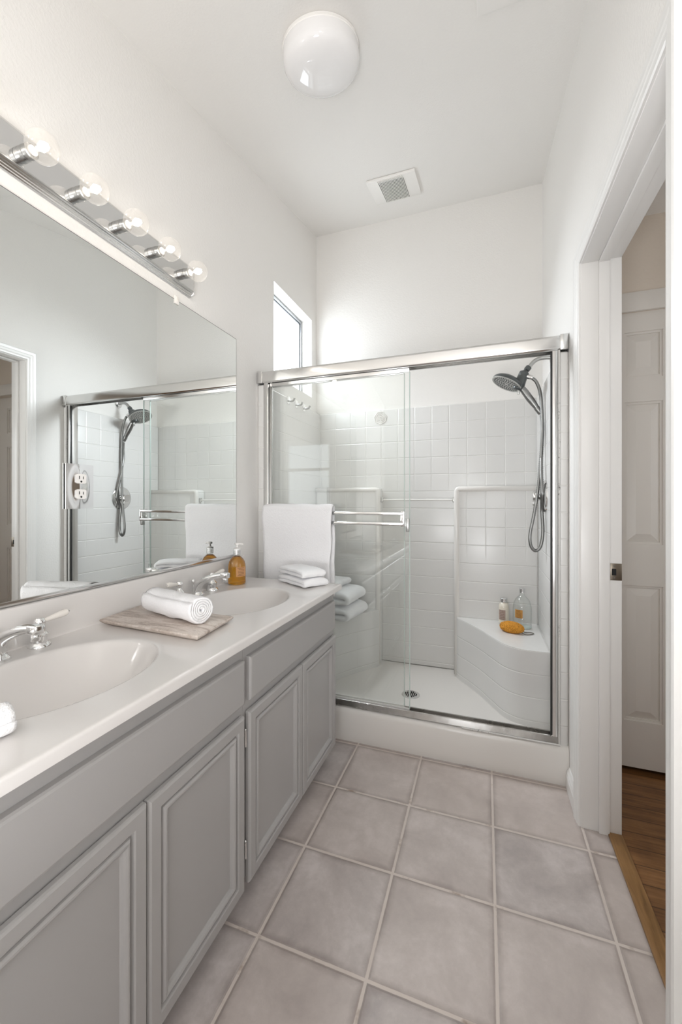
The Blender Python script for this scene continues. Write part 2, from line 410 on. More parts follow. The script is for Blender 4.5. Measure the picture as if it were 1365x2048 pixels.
# window over the shower
r = sroot('window_1', (XL - 0.09, 2.416, W_Z0))
FX = XL - 0.078
bm = bmesh.new(); t_ = 0.022
for a in ((W_Y0, W_Y0 + t_, W_Z0, W_Z1), (W_Y1 - t_, W_Y1, W_Z0, W_Z1), (W_Y0 + t_, W_Y1 - t_, W_Z0, W_Z0 + t_), (W_Y0 + t_, W_Y1 - t_, W_Z1 - t_, W_Z1)):
    box(bm, FX - 0.03, FX, a[0], a[1], a[2], a[3], 0.002)
obj('window_frame', bm, M['alu'], r)
bm = bmesh.new(); g = 0.006
for a in ((W_Y0 + t_, W_Y0 + t_ + g, W_Z0 + t_, W_Z1 - t_), (W_Y1 - t_ - g, W_Y1 - t_, W_Z0 + t_, W_Z1 - t_), (W_Y0 + t_ + g, W_Y1 - t_ - g, W_Z0 + t_, W_Z0 + t_ + g), (W_Y0 + t_ + g, W_Y1 - t_ - g, W_Z1 - t_ - g, W_Z1 - t_)):
    box(bm, FX - 0.012, FX - 0.004, a[0], a[1], a[2], a[3])
obj('gasket', bm, M['gasket'], r)
obj('window_pane', B(FX - 0.018, FX - 0.012, W_Y0 + t_, W_Y1 - t_, W_Z0 + t_, W_Z1 - t_), M['pane'], r)

# glazed door behind the camera, bright with daylight
r = sroot('door_2', ((G0 + G1) / 2, YF, 0))
bm = bmesh.new()
box(bm, G0, G0 + 0.07, YF - 0.06, YF - 0.02, 0, GZ, 0.003); box(bm, G1 - 0.07, G1, YF - 0.06, YF - 0.02, 0, GZ, 0.003)
box(bm, G0 + 0.07, G1 - 0.07, YF - 0.06, YF - 0.02, 0, 0.16, 0.003); box(bm, G0 + 0.07, G1 - 0.07, YF - 0.06, YF - 0.02, GZ - 0.08, GZ, 0.003)
box(bm, G0 + 0.07, G1 - 0.07, YF - 0.06, YF - 0.02, 1.62, 1.66, 0.003)
obj('door_frame', bm, M['trim'], r)
obj('door_glazing', B(G0 + 0.07, G1 - 0.07, YF - 0.045, YF - 0.035, 0.16, GZ - 0.08), M['glazing'], r)

# door frame into the hall: jambs, stops, casing, strike plate
r = sroot('trim_1', (0.40, D1, 0))
bm = bmesh.new()
box(bm, XR - 0.001, HALL_X + 0.001, D1, D1 + J, 0, DZ + J, 0.001); box(bm, XR - 0.001, HALL_X + 0.001, D0 - J, D0, 0, DZ + J, 0.001)
box(bm, XR - 0.001, HALL_X + 0.001, D0, D1, DZ, DZ + J, 0.001)
obj('door_jamb', bm, M['trim'], r)
bm = bmesh.new()
box(bm, 0.392, 0.427, D1 - 0.011, D1, 0, DZ, 0.003); box(bm, 0.392, 0.427, D0, D0 + 0.011, 0, DZ, 0.003); box(bm, 0.392, 0.427, D0 + 0.011, D1 - 0.011, DZ - 0.011, DZ, 0.003)
obj('door_stop', bm, M['trim'], r)
def casing(bm, y_in, sgn, zt):                          # moulded casing around the opening, mitred at the head
    prof = [(0.004, 0.0), (0.004, 0.007), (0.008, 0.010), (0.016, 0.0105), (0.022, 0.013), (0.034, 0.0135), (0.040, 0.016), (0.052, 0.017), (0.058, 0.015), (0.058, 0.0)]
    return prof
prof = casing(None, 0, 0, 0)
bm = bmesh.new(); loops = []
for o_, d_ in prof:
    x = XR - d_
    loops.append([bm.verts.new(p) for p in ((x, D1 + o_, 0), (x, D1 + o_, DZ + o_), (x, D0 - o_, DZ + o_), (x, D0 - o_, 0))])
for a, b in zip(loops, loops[1:] + loops[:1]):
    for k in range(3): bm.faces.new((a[k], a[k + 1], b[k + 1], b[k]))
bm.faces.new([l[0] for l in loops]); bm.faces.new([l[3] for l in loops][::-1])
obj('door_casing', bm, M['trim'], r, angle=0.35)
sp = obj('strike_plate', B(0.430, 0.466, D1 - 0.0025, D1 + 0.0005, 0.925, 0.986, 0.001), M['bronze'], r)
sp['label'] = 'dull nickel strike plate'
bm = B(0.434, 0.448, D1 - 0.0032, D1 - 0.0015, 0.943, 0.967); obj('latch_hole', bm, M['dark'], sp, smooth=False)
bm = bmesh.new()
for z in (0.934, 0.977): lathe(bm, [(0.0028, 0), (0.0025, 0.001)], (0.442, D1 - 0.0022, z), (0, -1, 0), 12)
obj('screw', bm, M['steel'], sp)

# baseboard on the right wall between curb and casing
bm = bmesh.new()
extr(bm, [(XR, 0), (XR - 0.014, 0), (XR - 0.014, 0.055), (XR - 0.011, 0.062), (XR - 0.012, 0.070), (XR - 0.006, 0.080), (XR - 0.004, 0.088), (XR, 0.088)], 'y', D1 + 0.058, 1.932)
struct('baseboard_right', bm, M['trim'], angle=0.3)

# hall beyond the door
CY = 2.13
struct('floor_hall', B(0.425, 1.7, -0.6, CY + 0.4, -0.06, 0.0), M['wood'], smooth=False)
bm = bmesh.new()
box(bm, 1.7, 1.8, -0.6, CY + 0.3, 0, 2.55); box(bm, HALL_X, 1.8, -0.7, -0.6, 0, 2.55)
box(bm, HALL_X, 1.7, CY, CY + 0.1, 2.055, 2.55); box(bm, 1.42, 1.7, CY, CY + 0.1, 0, 2.055)
struct('wall_hall', bm, M['hallwall'], smooth=False)
r = sroot('hall_fill_window', (1.7, 0.95, 0.9))  # unseen window added so light falls through the doorway onto the cabinets
bm = bmesh.new()
for a in ((0.50, 0.54, 0.9, 2.05), (1.36, 1.40, 0.9, 2.05), (0.54, 1.36, 0.9, 0.94), (0.54, 1.36, 2.01, 2.05), (0.54, 1.36, 1.46, 1.49)): box(bm, 1.675, 1.70, a[0], a[1], a[2], a[3], 0.003)
obj('window_frame', bm, M['trim'], r)
obj('window_pane', B(1.690, 1.696, 0.54, 1.36, 0.94, 2.01), M['fillpane'], r)
struct('ceiling_hall', B(HALL_X, 1.8, -0.7, CY + 0.4, 2.47, 2.55), M['ceil'], smooth=False)
struct('trim_3', B(HALL_X + 0.001, 1.42, CY - 0.014, CY, 2.052, 2.137, 0.003), M['hallwhite'])
struct('wall_closet', B(HALL_X, 1.7, CY + 0.34, CY + 0.4, 0, 2.47), M['dark'], smooth=False)
def panel_door(name, x0, x1, y, z0, z1):
    bm = bmesh.new(); st = 0.108; mid = (x0 + x1) / 2; ms = 0.05
    rows = [(0.23, 0.835), (1.02, 1.655), (1.762, 1.968)]
    box(bm, x0, x1, y + 0.014, y + 0.034, z0, z1)
    box(bm, x0, x0 + st, y, y + 0.014, z0, z1); box(bm, x1 - st, x1, y, y + 0.014, z0, z1); box(bm, mid - ms, mid + ms, y, y + 0.014, z0, z1)
    zz = [z0] + [q for r_ in rows for q in r_] + [z1]
    for a, b in ((x0 + st, mid - ms), (mid + ms, x1 - st)):
        for k in range(0, len(zz), 2): box(bm, a, b, y, y + 0.014, zz[k], zz[k + 1])
        for q0, q1 in rows:                             # raised field with sloped margins
            e0, e1 = 0.010, 0.045
            lo = [bm.verts.new((px, y + 0.012, pz)) for px, pz in ((a + e0, q0 + e0), (b - e0, q0 + e0), (b - e0, q1 - e0), (a + e0, q1 - e0))]
            hi = [bm.verts.new((px, y + 0.002, pz)) for px, pz in ((a + e1, q0 + e1), (b - e1, q0 + e1), (b - e1, q1 - e1), (a + e1, q1 - e1))]
            bm.faces.new(hi)
            for k in range(4): bm.faces.new((lo[k], lo[(k + 1) % 4], hi[(k + 1) % 4], hi[k]))
            # ovolo sticking around the panel
            for u0, u1, w0, w1 in ((a, a + 0.010, q0, q1), (b - 0.010, b, q0, q1), (a + 0.010, b - 0.010, q0, q0 + 0.010), (a + 0.010, b - 0.010, q1 - 0.010, q1)):
                box(bm, u0, u1, y + 0.006, y + 0.014, w0, w1)
    return struct(name, bm, M['hallwhite'], smooth=False)
panel_door('door_1', 0.484, 1.09, CY + 0.012, 0.022, 2.06)
panel_door('door_3', 1.05, 1.656, CY + 0.055, 0.022, 2.06)
tr = struct('trim_2', B(0.421, 0.468, D0 - 0.0, D1 - 0.0, 0.0, 0.010, 0.004), M['oak'])

# ------------------------------------------------------------------ shower surround, base, seats
SXL, SXR, SYB, SZT, SYF = -1.146, 0.302, 2.765, 1.855, 1.952
WG = 0.0005
su = thing('shower_surround', 'white moulded tile-pattern shower surround lining three walls of the shower', 'shower surround', (0, 0, 0))
def panel(name, bm): return obj(name, bm, M['surround'], su, angle=0.9)
panel('side_panel', B(XL + WG, SXL, SYF, SYB, 0.128, SZT, 0.008, 3))
panel('side_panel', B(SXR, XR - WG, SYF, SYB, 0.128, SZT, 0.008, 3))
panel('back_panel', B(XL + WG, XR - WG, SYB, YB - WG, 0.10, SZT, 0.006, 3))
for x0, x1 in ((SXL - 0.004, -0.672), (-0.182, SXR + 0.004)):
    bm = B(x0, x1, 2.672, SYB + 0.005, 0.10, 1.306, 0.022, 5)
    panel('corner_column', bm)
    xe = x1 - 0.014 if x0 < -1 else x0 + 0.014; xo = x0 + 0.005 if x0 < -1 else x1 - 0.005
    sg = -1 if x0 < -1 else 1
    pts = [(xe, 2.680, 0.11), (xe, 2.680, 0.8), (xe, 2.680, 1.24), (xe, 2.680, 1.276), (xe + sg * 0.004, 2.680, 1.286), (xe + sg * 0.014, 2.680, 1.290), (xe + sg * 0.05, 2.680, 1.290), (xo, 2.680, 1.290)]
    o = obj('rounded_bead', tube(bmesh.new(), pts, 0.0175, 18), M['acrylic'], su, angle=3.2)
SEAT = 0.477
def seat(mir):
    c = (SXL + SXR) / 2
    cur = catmull([(-0.178, 2.690, 0), (-0.150, 2.625, 0), (-0.090, 2.545, 0), (-0.020, 2.440, 0), (0.040, 2.330, 0), (0.095, 2.240, 0), (0.160, 2.195, 0), (0.235, 2.185, 0), (0.306, 2.186, 0)], 6)
    poly = [(p.x, p.y) for p in cur] + [(0.306, 2.690)]
    if mir: poly = [(2 * c - x, y) for x, y in poly][::-1]
    bm = bmesh.new(); prism(bm, poly, 0.092, SEAT)
    top = max(bm.faces, key=lambda f: f.calc_center_median().z + (f.normal.z if f.normal.z else 0))
    bmesh.ops.bevel(bm, geom=list(top.edges), offset=0.016, segments=5, profile=0.5, affect='EDGES')
    return panel('corner_seat', bm)
seat(False); seat(True)
# one embossed decor tile in the top row
cx, cz = -0.690, 1.797
bm = bmesh.new()
for r0 in (0.042, 0.031, 0.020, 0.009):
    pts = [(cx + (r0 + 0.0025 * math.sin(7 * a)) * math.cos(a), SYB - 0.0005, cz + (r0 + 0.0025 * math.sin(7 * a)) * math.sin(a)) for a in [2 * PI * k / 40 for k in range(41)]]
    tube(bm, pts, 0.0028, 8)
rt = obj('relief_tile', bm, M['acrylic'], su); rt['label'] = 'embossed ring pattern on one tile'

# base: curb and pan
DRX, DRY = -0.405, 2.345
sb = thing('shower_tray', 'white acrylic shower tray with rounded front curb standing on the tile floor', 'shower base', (0, 0, 0))
bm = bmesh.new()
prof = [(1.938, 0.0), (1.932, 0.03), (1.934, 0.10), (1.937, 0.140), (1.941, 0.153), (1.949, 0.162), (1.962, 0.166), (2.02, 0.166), (2.034, 0.162), (2.045, 0.150), (2.054, 0.125), (2.066, 0.108), (2.085, 0.102)]
ys = [p[0] for p in prof] + [2.085 + (YB - 2.085 - 0.02) * k / 24 for k in range(1, 25)]
zs = [p[1] for p in prof] + [None] * 24
xs = [XL + WG + (XR - XL - 2 * WG) * k / 72 for k in range(73)]
V = []
for j, y in enumerate(ys):
    row = []
    for x in xs:
        if zs[j] is not None: z = zs[j]
        else:
            d = math.hypot(x - DRX, y - DRY); z = 0.088 + 0.014 * min(1, d / 0.6)
        row.append(bm.verts.new((x, y, z)))
    V.append(row)
for j in range(len(ys) - 1):
    for i in range(len(xs) - 1): bm.faces.new((V[j][i], V[j][i + 1], V[j + 1][i + 1], V[j + 1][i]))
ext = bmesh.ops.extrude_face_region(bm, geom=bm.faces[:])
for v in [g_ for g_ in ext['geom'] if isinstance(g_, bmesh.types.BMVert)]: v.co.z = 0.0 ; v.co.y = max(v.co.y, 1.938)
obj('pan', bm, M['acrylic'], sb, angle=0.8)
dr = obj('drain', lathe(bmesh.new(), [(0.052, 0), (0.052, 0.003), (0.048, 0.005), (0.0, 0.006)], (DRX, DRY, 0.0875), n=40), M['chrome'], sb)
dr['label'] = 'round chrome drain cover with small square holes'
bm = bmesh.new()
for i in range(-3, 4):
    for j in range(-3, 4):
        if i * i + j * j < 11: box(bm, DRX + i * 0.0105 - 0.0034, DRX + i * 0.0105 + 0.0034, DRY + j * 0.0105 - 0.0034, DRY + j * 0.0105 + 0.0034, 0.0925, 0.0941)
obj('drain_hole', bm, M['dark'], dr, smooth=False)

# rod between the corner columns
rod = thing('shower_rod', 'thin clear rod spanning the recess at the back of the shower', 'towel rail', (-0.427, 2.70, 1.222))
obj('rod', tube(bmesh.new(), [(-0.660, 2.705, 1.222), (-0.194, 2.705, 1.222)], 0.006, 14), M['whitep'], rod)
for x0, x1 in ((-0.672, -0.658), (-0.196, -0.182)):
    obj('end_socket', B(x0, x1, 2.694, 2.716, 1.205, 1.239, 0.003), M['steel'], rod)

# ------------------------------------------------------------------ shower enclosure
GY = 1.965
fr = thing('shower_door_frame', 'bright aluminium frame of the sliding shower doors, fixed from wall to wall on the curb', 'shower frame', (-0.42, GY, 0.166))
bm = bmesh.new()
extr(bm, [(1.944, 1.876), (1.946, 1.915), (1.951, 1.924), (1.958, 1.926), (2.012, 1.926), (2.012, 1.862), (2.004, 1.862), (2.004, 1.895), (1.984, 1.895), (1.984, 1.880), (1.981, 1.880), (1.981, 1.895), (1.957, 1.895), (1.957, 1.862), (1.950, 1.862), (1.945, 1.868)], 'x', XL + 0.004, XR - 0.004)
obj('header_rail', bm, M['nickel'], fr, angle=0.4)
for x0, x1 in ((XL + 0.001, XL + 0.034), (XR - 0.034, XR - 0.001)):
    obj('header_bracket', B(x0, x1, 1.9415, 2.0145, 1.8605, 1.9275, 0.003), M['nickel'], fr)
for x0, x1 in ((SXL, SXL + 0.027), (SXR - 0.027, SXR)):
    obj('jamb_rail', B(x0, x1, 1.950, 2.010, 0.190, 1.8625, 0.003), M['nickel'], fr)
bm = bmesh.new()
extr(bm, [(1.948, 0.1665), (1.944, 0.172), (1.950, 0.197), (1.954, 0.199), (1.958, 0.197), (1.960, 0.176), (2.000, 0.176), (2.002, 0.190), (2.010, 0.190), (2.012, 0.1665)], 'x', SXL + 0.002, SXR - 0.002)
obj('bottom_track', bm, M['track'], fr, angle=0.4)
bm = bmesh.new()
box(bm, SXR - 0.033, SXR - 0.0275, 1.955, 1.965, 0.2, 1.855)
o = obj('rubber_seal', bm, M['seal'], fr, smooth=False)
bm = bmesh.new(); tube(bm, [(SXR - 0.001, 1.9475, 0.17), (SXR - 0.001, 1.9475, 1.0), (SXR - 0.001, 1.9475, 1.86)], 0.0045, 8)
tube(bm, [(-0.1, 1.943, 0.1675), (0.1, 1.943, 0.1675), (SXR + 0.002, 1.943, 0.1675)], 0.004, 8)
o = obj('caulk_bead', bm, M['caulk'], fr); o['label'] = 'caulk bead spotted with black mildew'

def bars(bm, x0, x1, y, z, h=0.016):
    box(bm, x0, x1, y - 0.006, y + 0.006, z - h / 2, z + h / 2, 0.004, 3)
d1 = thing('sliding_glass_door', 'outer clear sliding shower door carrying the double towel rail and white towel', 'shower door', (-0.74, 1.972, 0.178))
X0, X1 = SXL + 0.032, -0.347
obj('glass_panel', B(X0, X1, 1.969, 1.975, 0.200, 1.846, 0.0012, 1), M['glass'], d1)
obj('top_rail', B(X0 - 0.003, X1 + 0.001, 1.9655, 1.9785, 1.844, 1.8935, 0.002), M['nickel'], d1)
obj('side_rail', B(X0 - 0.004, X0 + 0.008, 1.966, 1.978, 0.200, 1.844, 0.002), M['steel'], d1)
obj('glass_edge', B(X1 - 0.0005, X1 + 0.0035, 1.9685, 1.9755, 0.200, 1.844), M['edge'], d1)
obj('bottom_guide', B(X0, X1, 1.968, 1.976, 0.178, 0.2005), M['whitep'], d1)
tb = obj('towel_rail', bmesh.new(), M['chrome'], d1)
bm = bmesh.new(); bars(bm, X0 + 0.012, X1 - 0.02, 1.924, 1.152); bars(bm, X0 + 0.012, X1 - 0.02, 1.924, 1.102)
for x in (X0 + 0.012, X1 - 0.035):
    box(bm, x, x + 0.020, 1.921, 1.968, 1.090, 1.163, 0.003)
bmesh.ops.translate(bm, verts=bm.verts[:], vec=-wloc(d1)); bmesh.ops.recalc_face_normals(bm, faces=bm.faces[:])
for f in bm.faces: f.smooth = True
for e in bm.edges:
    if len(e.link_faces) == 2 and e.calc_face_angle(0) > 0.6: e.smooth = False
bm.to_mesh(tb.data); bm.free()
obj('door_bumper', B(X1 - 0.012, X1 + 0.002, 1.945, 1.9685, 1.064, 1.128, 0.003), M['steel'], d1)
d2 = thing('sliding_glass_door', 'inner clear sliding shower door, behind the door with the towel rail', 'shower door', (-0.76, 1.994, 0.178))
X2, X3 = SXL + 0.030, -0.377
obj('glass_panel', B(X2, X3, 1.991, 1.997, 0.200, 1.846, 0.0012, 1), M['glass'], d2)
obj('top_rail', B(X2 - 0.002, X3 + 0.001, 1.9875, 2.0005, 1.844, 1.8935, 0.002), M['nickel'], d2)
obj('glass_edge', B(X3 - 0.0005, X3 + 0.0035, 1.9905, 1.9975, 0.200, 1.844), M['edge'], d2)
obj('bottom_guide', B(X2, X3, 1.990, 1.998, 0.178, 0.2005), M['whitep'], d2)

# ------------------------------------------------------------------ towels
def ribbon(bm, path, t, axis_o, ux, uy, ext, L, n, ends=0.65, nz=0.0, seed=0.0, freq=18):
    """ribbon of thickness t following a 2-D path (in ux, uy), extruded along ext by L"""
    path = [Vector((a, b)) for a, b in path]; N = len(path); ux, uy, ext = Vector(ux), Vector(uy), Vector(ext); org = Vector(axis_o)
    Ls, Rs = [], []
    for i, p in enumerate(path):
        d = (path[min(i + 1, N - 1)] - path[max(i - 1, 0)]).normalized(); nn = Vector((-d.y, d.x))
        k = 1.0
        if i == 0 or i == N - 1: k = 0.45
        Ls.append(p + nn * t / 2 * k); Rs.append(p - nn * t / 2 * k)
    loop = Ls + Rs[::-1]; rows = []
    cen = [(path[i] if i < N else path[2 * N - 1 - i]) for i in range(2 * N)]
    for s in range(n + 1):
        f = s / n; e = min(f, 1 - f) * n
        k = ends if e < 0.5 else (1 - (1 - ends) * 0.35 if e < 1.5 else 1.0)
        row = []
        for q, c in zip(loop, cen):
            q = c + (q - c) * k
            p = org + ux * q.x + uy * q.y + ext * (L * (f - 0.5))
            if nz:
                p = p + Vector((fbm(p, freq, seed), fbm(p, freq, seed + 5), fbm(p, freq, seed + 11))) * nz
            row.append(bm.verts.new(p))
        rows.append(row)
    M2 = len(loop)
    for a, b in zip(rows, rows[1:]):
        for k in range(M2): bm.faces.new((a[k], a[(k + 1) % M2], b[(k + 1) % M2], b[k]))
    for row, rev in ((rows[0], 1), (rows[-1], 0)):
        for i in range(N - 1):
            q = (row[i], row[i + 1], row[M2 - 2 - i], row[M2 - 1 - i])
            bm.faces.new(q if rev else q[::-1])
    return bm

def roll_path(r1, pitch, r0=0.005, step=0.3):
    out = []; a = 0.0; turns = (r1 - r0) / pitch * 2 * PI
    while a < turns: 
        r = r0 + pitch * a / (2 * PI); out.append((r * math.cos(a), r * math.sin(a))); a += step if r > 0.012 else step * 1.3
    return out
def fold_path(W, t, layers, gap=0.0005, seg=9):         # zig-zag of layers joined by round folds
    pts = []; h = t + gap
    for l in range(layers):
        z = t / 2 + l * h; xs_ = [-W / 2 + W * k / 14 for k in range(15)]
        if l % 2: xs_ = xs_[::-1]
        pts += [(x, z) for x in xs_]
        if l < layers - 1:
            sgn = 1 if l % 2 == 0 else -1
            for k in range(1, seg): 
                a = -PI / 2 + PI * k / seg; pts.append((sgn * (W / 2 + math.cos(a) * h / 2), z + h / 2 + math.sin(a) * h / 2))
    return pts
CT = 0.822                                              # counter top height

# folded bath towel over the double rail
bm = bmesh.new()
zt, yc_, hw = 1.168, 1.924, 0.0205
path = [(yc_ - hw - 0.004 * math.sin(k * 0.4), 0.60 + (zt - 0.60) * k / 40) for k in range(41)]
path += [(yc_ - hw * math.cos(PI * k / 10), zt + hw * math.sin(PI * k / 10)) for k in range(1, 10)]
path += [(yc_ + hw, zt - (zt - 0.72) * k / 26) for k in range(0, 27)]
ribbon(bm, path, 0.018, (-0.9265, 0, 0), (0, 1, 0), (0, 0, 1), (1, 0, 0), 0.398, 34, 0.6, 0.0045, 3.0, 9)
for v in bm.verts:
    if v.co.y < yc_:
        k = (v.co.x + 0.9265) / 0.2; v.co.x -= 0.012 * k * max(0, (1.17 - v.co.z) / 0.4) 
        v.co.y += min(0, 0.0) 
tag(obj('bath_towel', bm, M['terry'], angle=3.2), 'white bath towel hung over the double rail of the glass shower door', 'towel')

def folded(name, label, cx, cy, z, W, L, rot, t, layers, seed, group=None, sag=0.0):
    bm = bmesh.new(); u = (math.cos(rot), math.sin(rot), 0); v = (-math.sin(rot), math.cos(rot), 0)
    ribbon(bm, fold_path(W - t, t, layers), t, (cx, cy, z), u, (0, 0, 1), v, L, 26, 0.62, 0.0045, seed, 22)
    zmin = min(q.co.z for q in bm.verts)
    for q in bm.verts:
        q.co.z += z - zmin + 0.0006
        d = abs((q.co.x - cx) * v[0] + (q.co.y - cy) * v[1]) / (L / 2); e = ((q.co.x - cx) * u[0] + (q.co.y - cy) * u[1]) / (W / 2)
        h = (q.co.z - z); q.co.z = z + 0.0006 + (h - 0.0006) * (1 - 0.10 * d ** 3 - 0.10 * abs(e) ** 3)
    return tag(obj(name, bm, M['terry'], angle=3.2), label, 'towel', group)
# direction of the washcloths' long side: from front corner to left corner
ang = math.atan2(0.125, -0.204)
F = Vector((-0.753, 1.630)); d1v = Vector((math.cos(ang), math.sin(ang))); d2v = Vector((0.522, 0.853))
c = F + d1v * 0.120 + d2v * 0.066
folded('folded_washcloth', 'white folded washcloth lying on the counter end, lower of two', c.x, c.y, CT, 0.236, 0.132, ang + PI, 0.0180, 2, 1.0, 'folded washcloths on the counter')
folded('folded_washcloth', 'white folded washcloth on top of another at the counter end', c.x - 0.004, c.y + 0.002, CT + 0.0405, 0.226, 0.126, ang + PI - 0.05, 0.0175, 2, 7.0, 'folded washcloths on the counter')
# folded towels on the left shower seat
folded('folded_towel', 'thick folded white towel lying on the left shower seat, bottom of the stack', -0.935, 2.465, SEAT, 0.34, 0.30, -0.12, 0.044, 2, 2.0, 'towels on the shower seat')
folded('folded_towel', 'thick folded white towel in the middle of the stack on the shower seat', -0.943, 2.465, SEAT + 0.0945, 0.335, 0.29, -0.08, 0.044, 2, 4.0, 'towels on the shower seat')
folded('folded_towel', 'smaller folded white towel on top of the stack on the shower seat', -0.995, 2.455, SEAT + 0.189, 0.28, 0.24, -0.10, 0.022, 2, 6.0, 'towels on the shower seat')

# ------------------------------------------------------------------ vanity cabinets
VY0, VYM, VY1 = 0.245, 1.026, 1.782
FXF = -0.674                                            # front of the face frame
DX0, DX1 = FXF, -0.655                                  # door thickness
def raised_door(bm, y0, y1, z0, z1):
    """door leaf with rounded outer edge, inner moulding and a flat field"""
    prof = [(0.0, DX0 + 0.0035), (0.0, DX1 - 0.007), (0.002, DX1 - 0.003), (0.006, DX1), (0.031, DX1), (0.034, DX1 - 0.002), (0.0365, DX1 - 0.009), (0.0395, DX1 - 0.009),
            (0.0415, DX1 - 0.004), (0.0455, DX1 - 0.0005), (0.049, DX1), (0.053, DX1 - 0.002), (0.0565, DX1 - 0.006), (0.0585, DX1 - 0.010), (0.060, DX1 - 0.0115), (0.063, DX1 - 0.0115)]
    L_ = []
    for o_, x in prof:
        L_.append([bm.verts.new(p) for p in ((x, y0 + o_, z0 + o_), (x, y1 - o_, z0 + o_), (x, y1 - o_, z1 - o_), (x, y0 + o_, z1 - o_))])
    for a, b in zip(L_, L_[1:]):
        for k in range(4): bm.faces.new((a[k], a[(k + 1) % 4], b[(k + 1) % 4], b[k]))
    bm.faces.new(L_[-1]); bm.faces.new(L_[0][::-1]); return bm
def slab_front(bm, y0, y1, z0, z1):
    prof = [(0.0, DX0), (0.0, DX1 - 0.006), (0.0025, DX1 - 0.002), (0.007, DX1)]
    L_ = []
    for o_, x in prof:
        L_.append([bm.verts.new(p) for p in ((x, y0 + o_, z0 + o_), (x, y1 - o_, z0 + o_), (x, y1 - o_, z1 - o_), (x, y0 + o_, z1 - o_))])
    for a, b in zip(L_, L_[1:]):
        for k in range(4): bm.faces.new((a[k], a[(k + 1) % 4], b[(k + 1) % 4], b[k]))
    bm.faces.new(L_[-1]); bm.faces.new(L_[0][::-1]); return bm
CB, CTZ = 0.092, 0.797                                  # case bottom and top
def hinge(bm, y, z):
    lathe(bm, [(0.0045, -0.024), (0.0045, 0.024)], (FXF + 0.006, y, z), (0, 0, 1), 12)
    box(bm, FXF, FXF + 0.002, y - 0.004, y + 0.004, z - 0.020, z + 0.020)
    lathe(bm, [(0.003, 0.024), (0.004, 0.027), (0.001, 0.030)], (FXF + 0.006, y, z), (0, 0, 1), 12)
def cabinet(label, y0, y1, doors, drawer, hinges, loc):
    r = thing('vanity_cabinet', label, 'cabinet', loc, 'vanity base cabinets')
    bm = bmesh.new(); back = XL + 0.002
    box(bm, back, FXF - 0.019, y0, y0 + 0.016, CB, CTZ); box(bm, back, FXF - 0.019, y1 - 0.016, y1, CB, CTZ)      # sides
    box(bm, back, FXF - 0.019, y0 + 0.016, y1 - 0.016, CB, CB + 0.016); box(bm, back, back + 0.006, y0 + 0.016, y1 - 0.016, CB + 0.016, CTZ)
    # toe kick and plinth
    box(bm, FXF - 0.085, FXF - 0.070, y0, y1, 0.0, CB); box(bm, back, FXF - 0.085, y0, y0 + 0.016, 0, CB); box(bm, back, FXF - 0.085, y1 - 0.016, y1, 0, CB)
    # face frame: stiles and rails
    f0 = FXF - 0.019
    box(bm, f0, FXF, y0, y0 + 0.030, CB, CTZ); box(bm, f0, FXF, y1 - 0.030, y1, CB, CTZ)
    for a, b in ((CB, CB + 0.025), (0.578, 0.630), (0.736, CTZ)): box(bm, f0, FXF, y0 + 0.030, y1 - 0.030, a, b)
    box(bm, f0, FXF, (y0 + y1) / 2 - 0.02, (y0 + y1) / 2 + 0.02, CB + 0.025, 0.578)
    obj('case', bm, M['cabinet'], r, smooth=False)
    obj('false_drawer_front', slab_front(bmesh.new(), drawer[0], drawer[1], 0.619, 0.749), M['cabinet'], r, angle=0.25)
    for k, (a, b) in enumerate(doors):
        d = obj('door', raised_door(bmesh.new(), a, b, 0.079, 0.587), M['cabinet'], r, angle=0.22)
        for z in (0.508, 0.178):
            hb = bmesh.new(); hy = (a - 0.0045) if k == 0 else (b + 0.0045)
            if k == 0: hinge(hb, hy, z)
            else:
                hinge(hb, hy, z); 
            ho_ = obj('hinge', hb, M['nickel'], d)
    return r
cabinet('grey two-door vanity cabinet at the far end, next to the shower', VYM + 0.0003, VY1, [(1.037, 1.4055), (1.4095, 1.770)], (1.041, 1.764), True, (-0.93, 1.40, 0))
cabinet('grey two-door vanity cabinet at the near end, below the sink nearest the camera', VY0, VYM - 0.0003, [(0.290, 0.6525), (0.6565, 1.012)], (0.268, 1.012), False, (-0.93, 0.63, 0))

# ------------------------------------------------------------------ countertop with two integral basins
cnt = thing('vanity_countertop', 'cream cultured-marble vanity countertop with two oval basins, on the grey cabinets', 'countertop', (-0.9, 1.0, 0.797))
BAS = [(-0.905, 0.650), (-0.905, 1.380)]; BA, BBr, BD = 0.170, 0.226, 0.125
CX1, CY0, CY1 = -0.637, 0.235, 1.800; CBK = -1.164
edge = [(0.0, 0.025), (0.0, 0.006), (0.0008, 0.0032), (0.0026, 0.0011), (0.006, 0.0)]      # inset, drop
def axis_pts(a0, a1, step, lo, hi):
    pts = []
    if lo: pts += [(a0 + i, d) for i, d in edge]
    s0 = a0 + (edge[-1][0] if lo else 0); s1 = a1 - (edge[-1][0] if hi else 0); n = int((s1 - s0) / step)
    pts += [(s0 + (s1 - s0) * k / n, 0.0) for k in range(1 if lo else 0, n + (0 if hi else 1))]
    if hi: pts += [(a1 - i, d) for i, d in edge[::-1]]
    return pts
ax = axis_pts(CBK, CX1, 0.0045, False, True); ay = axis_pts(CY0, CY1, 0.0045, True, True)
bm = bmesh.new(); V = []
for x, dx_ in ax:
    row = []
    for y, dy_ in ay:
        z = CT - max(dx_, dy_)
        for bx, by in BAS:
            rr = math.hypot((x - bx) / BA, (y - by) / BBr)
            if rr < 1.04:
                if rr < 1: s = min(1, (1 - rr) / 0.80); z = CT - 0.0016 - BD * (1 - (1 - s) ** 2.6)
                else: z = CT - 0.0016 * (1.04 - rr) / 0.04
        row.append(bm.verts.new((x, y, z)))
    V.append(row)
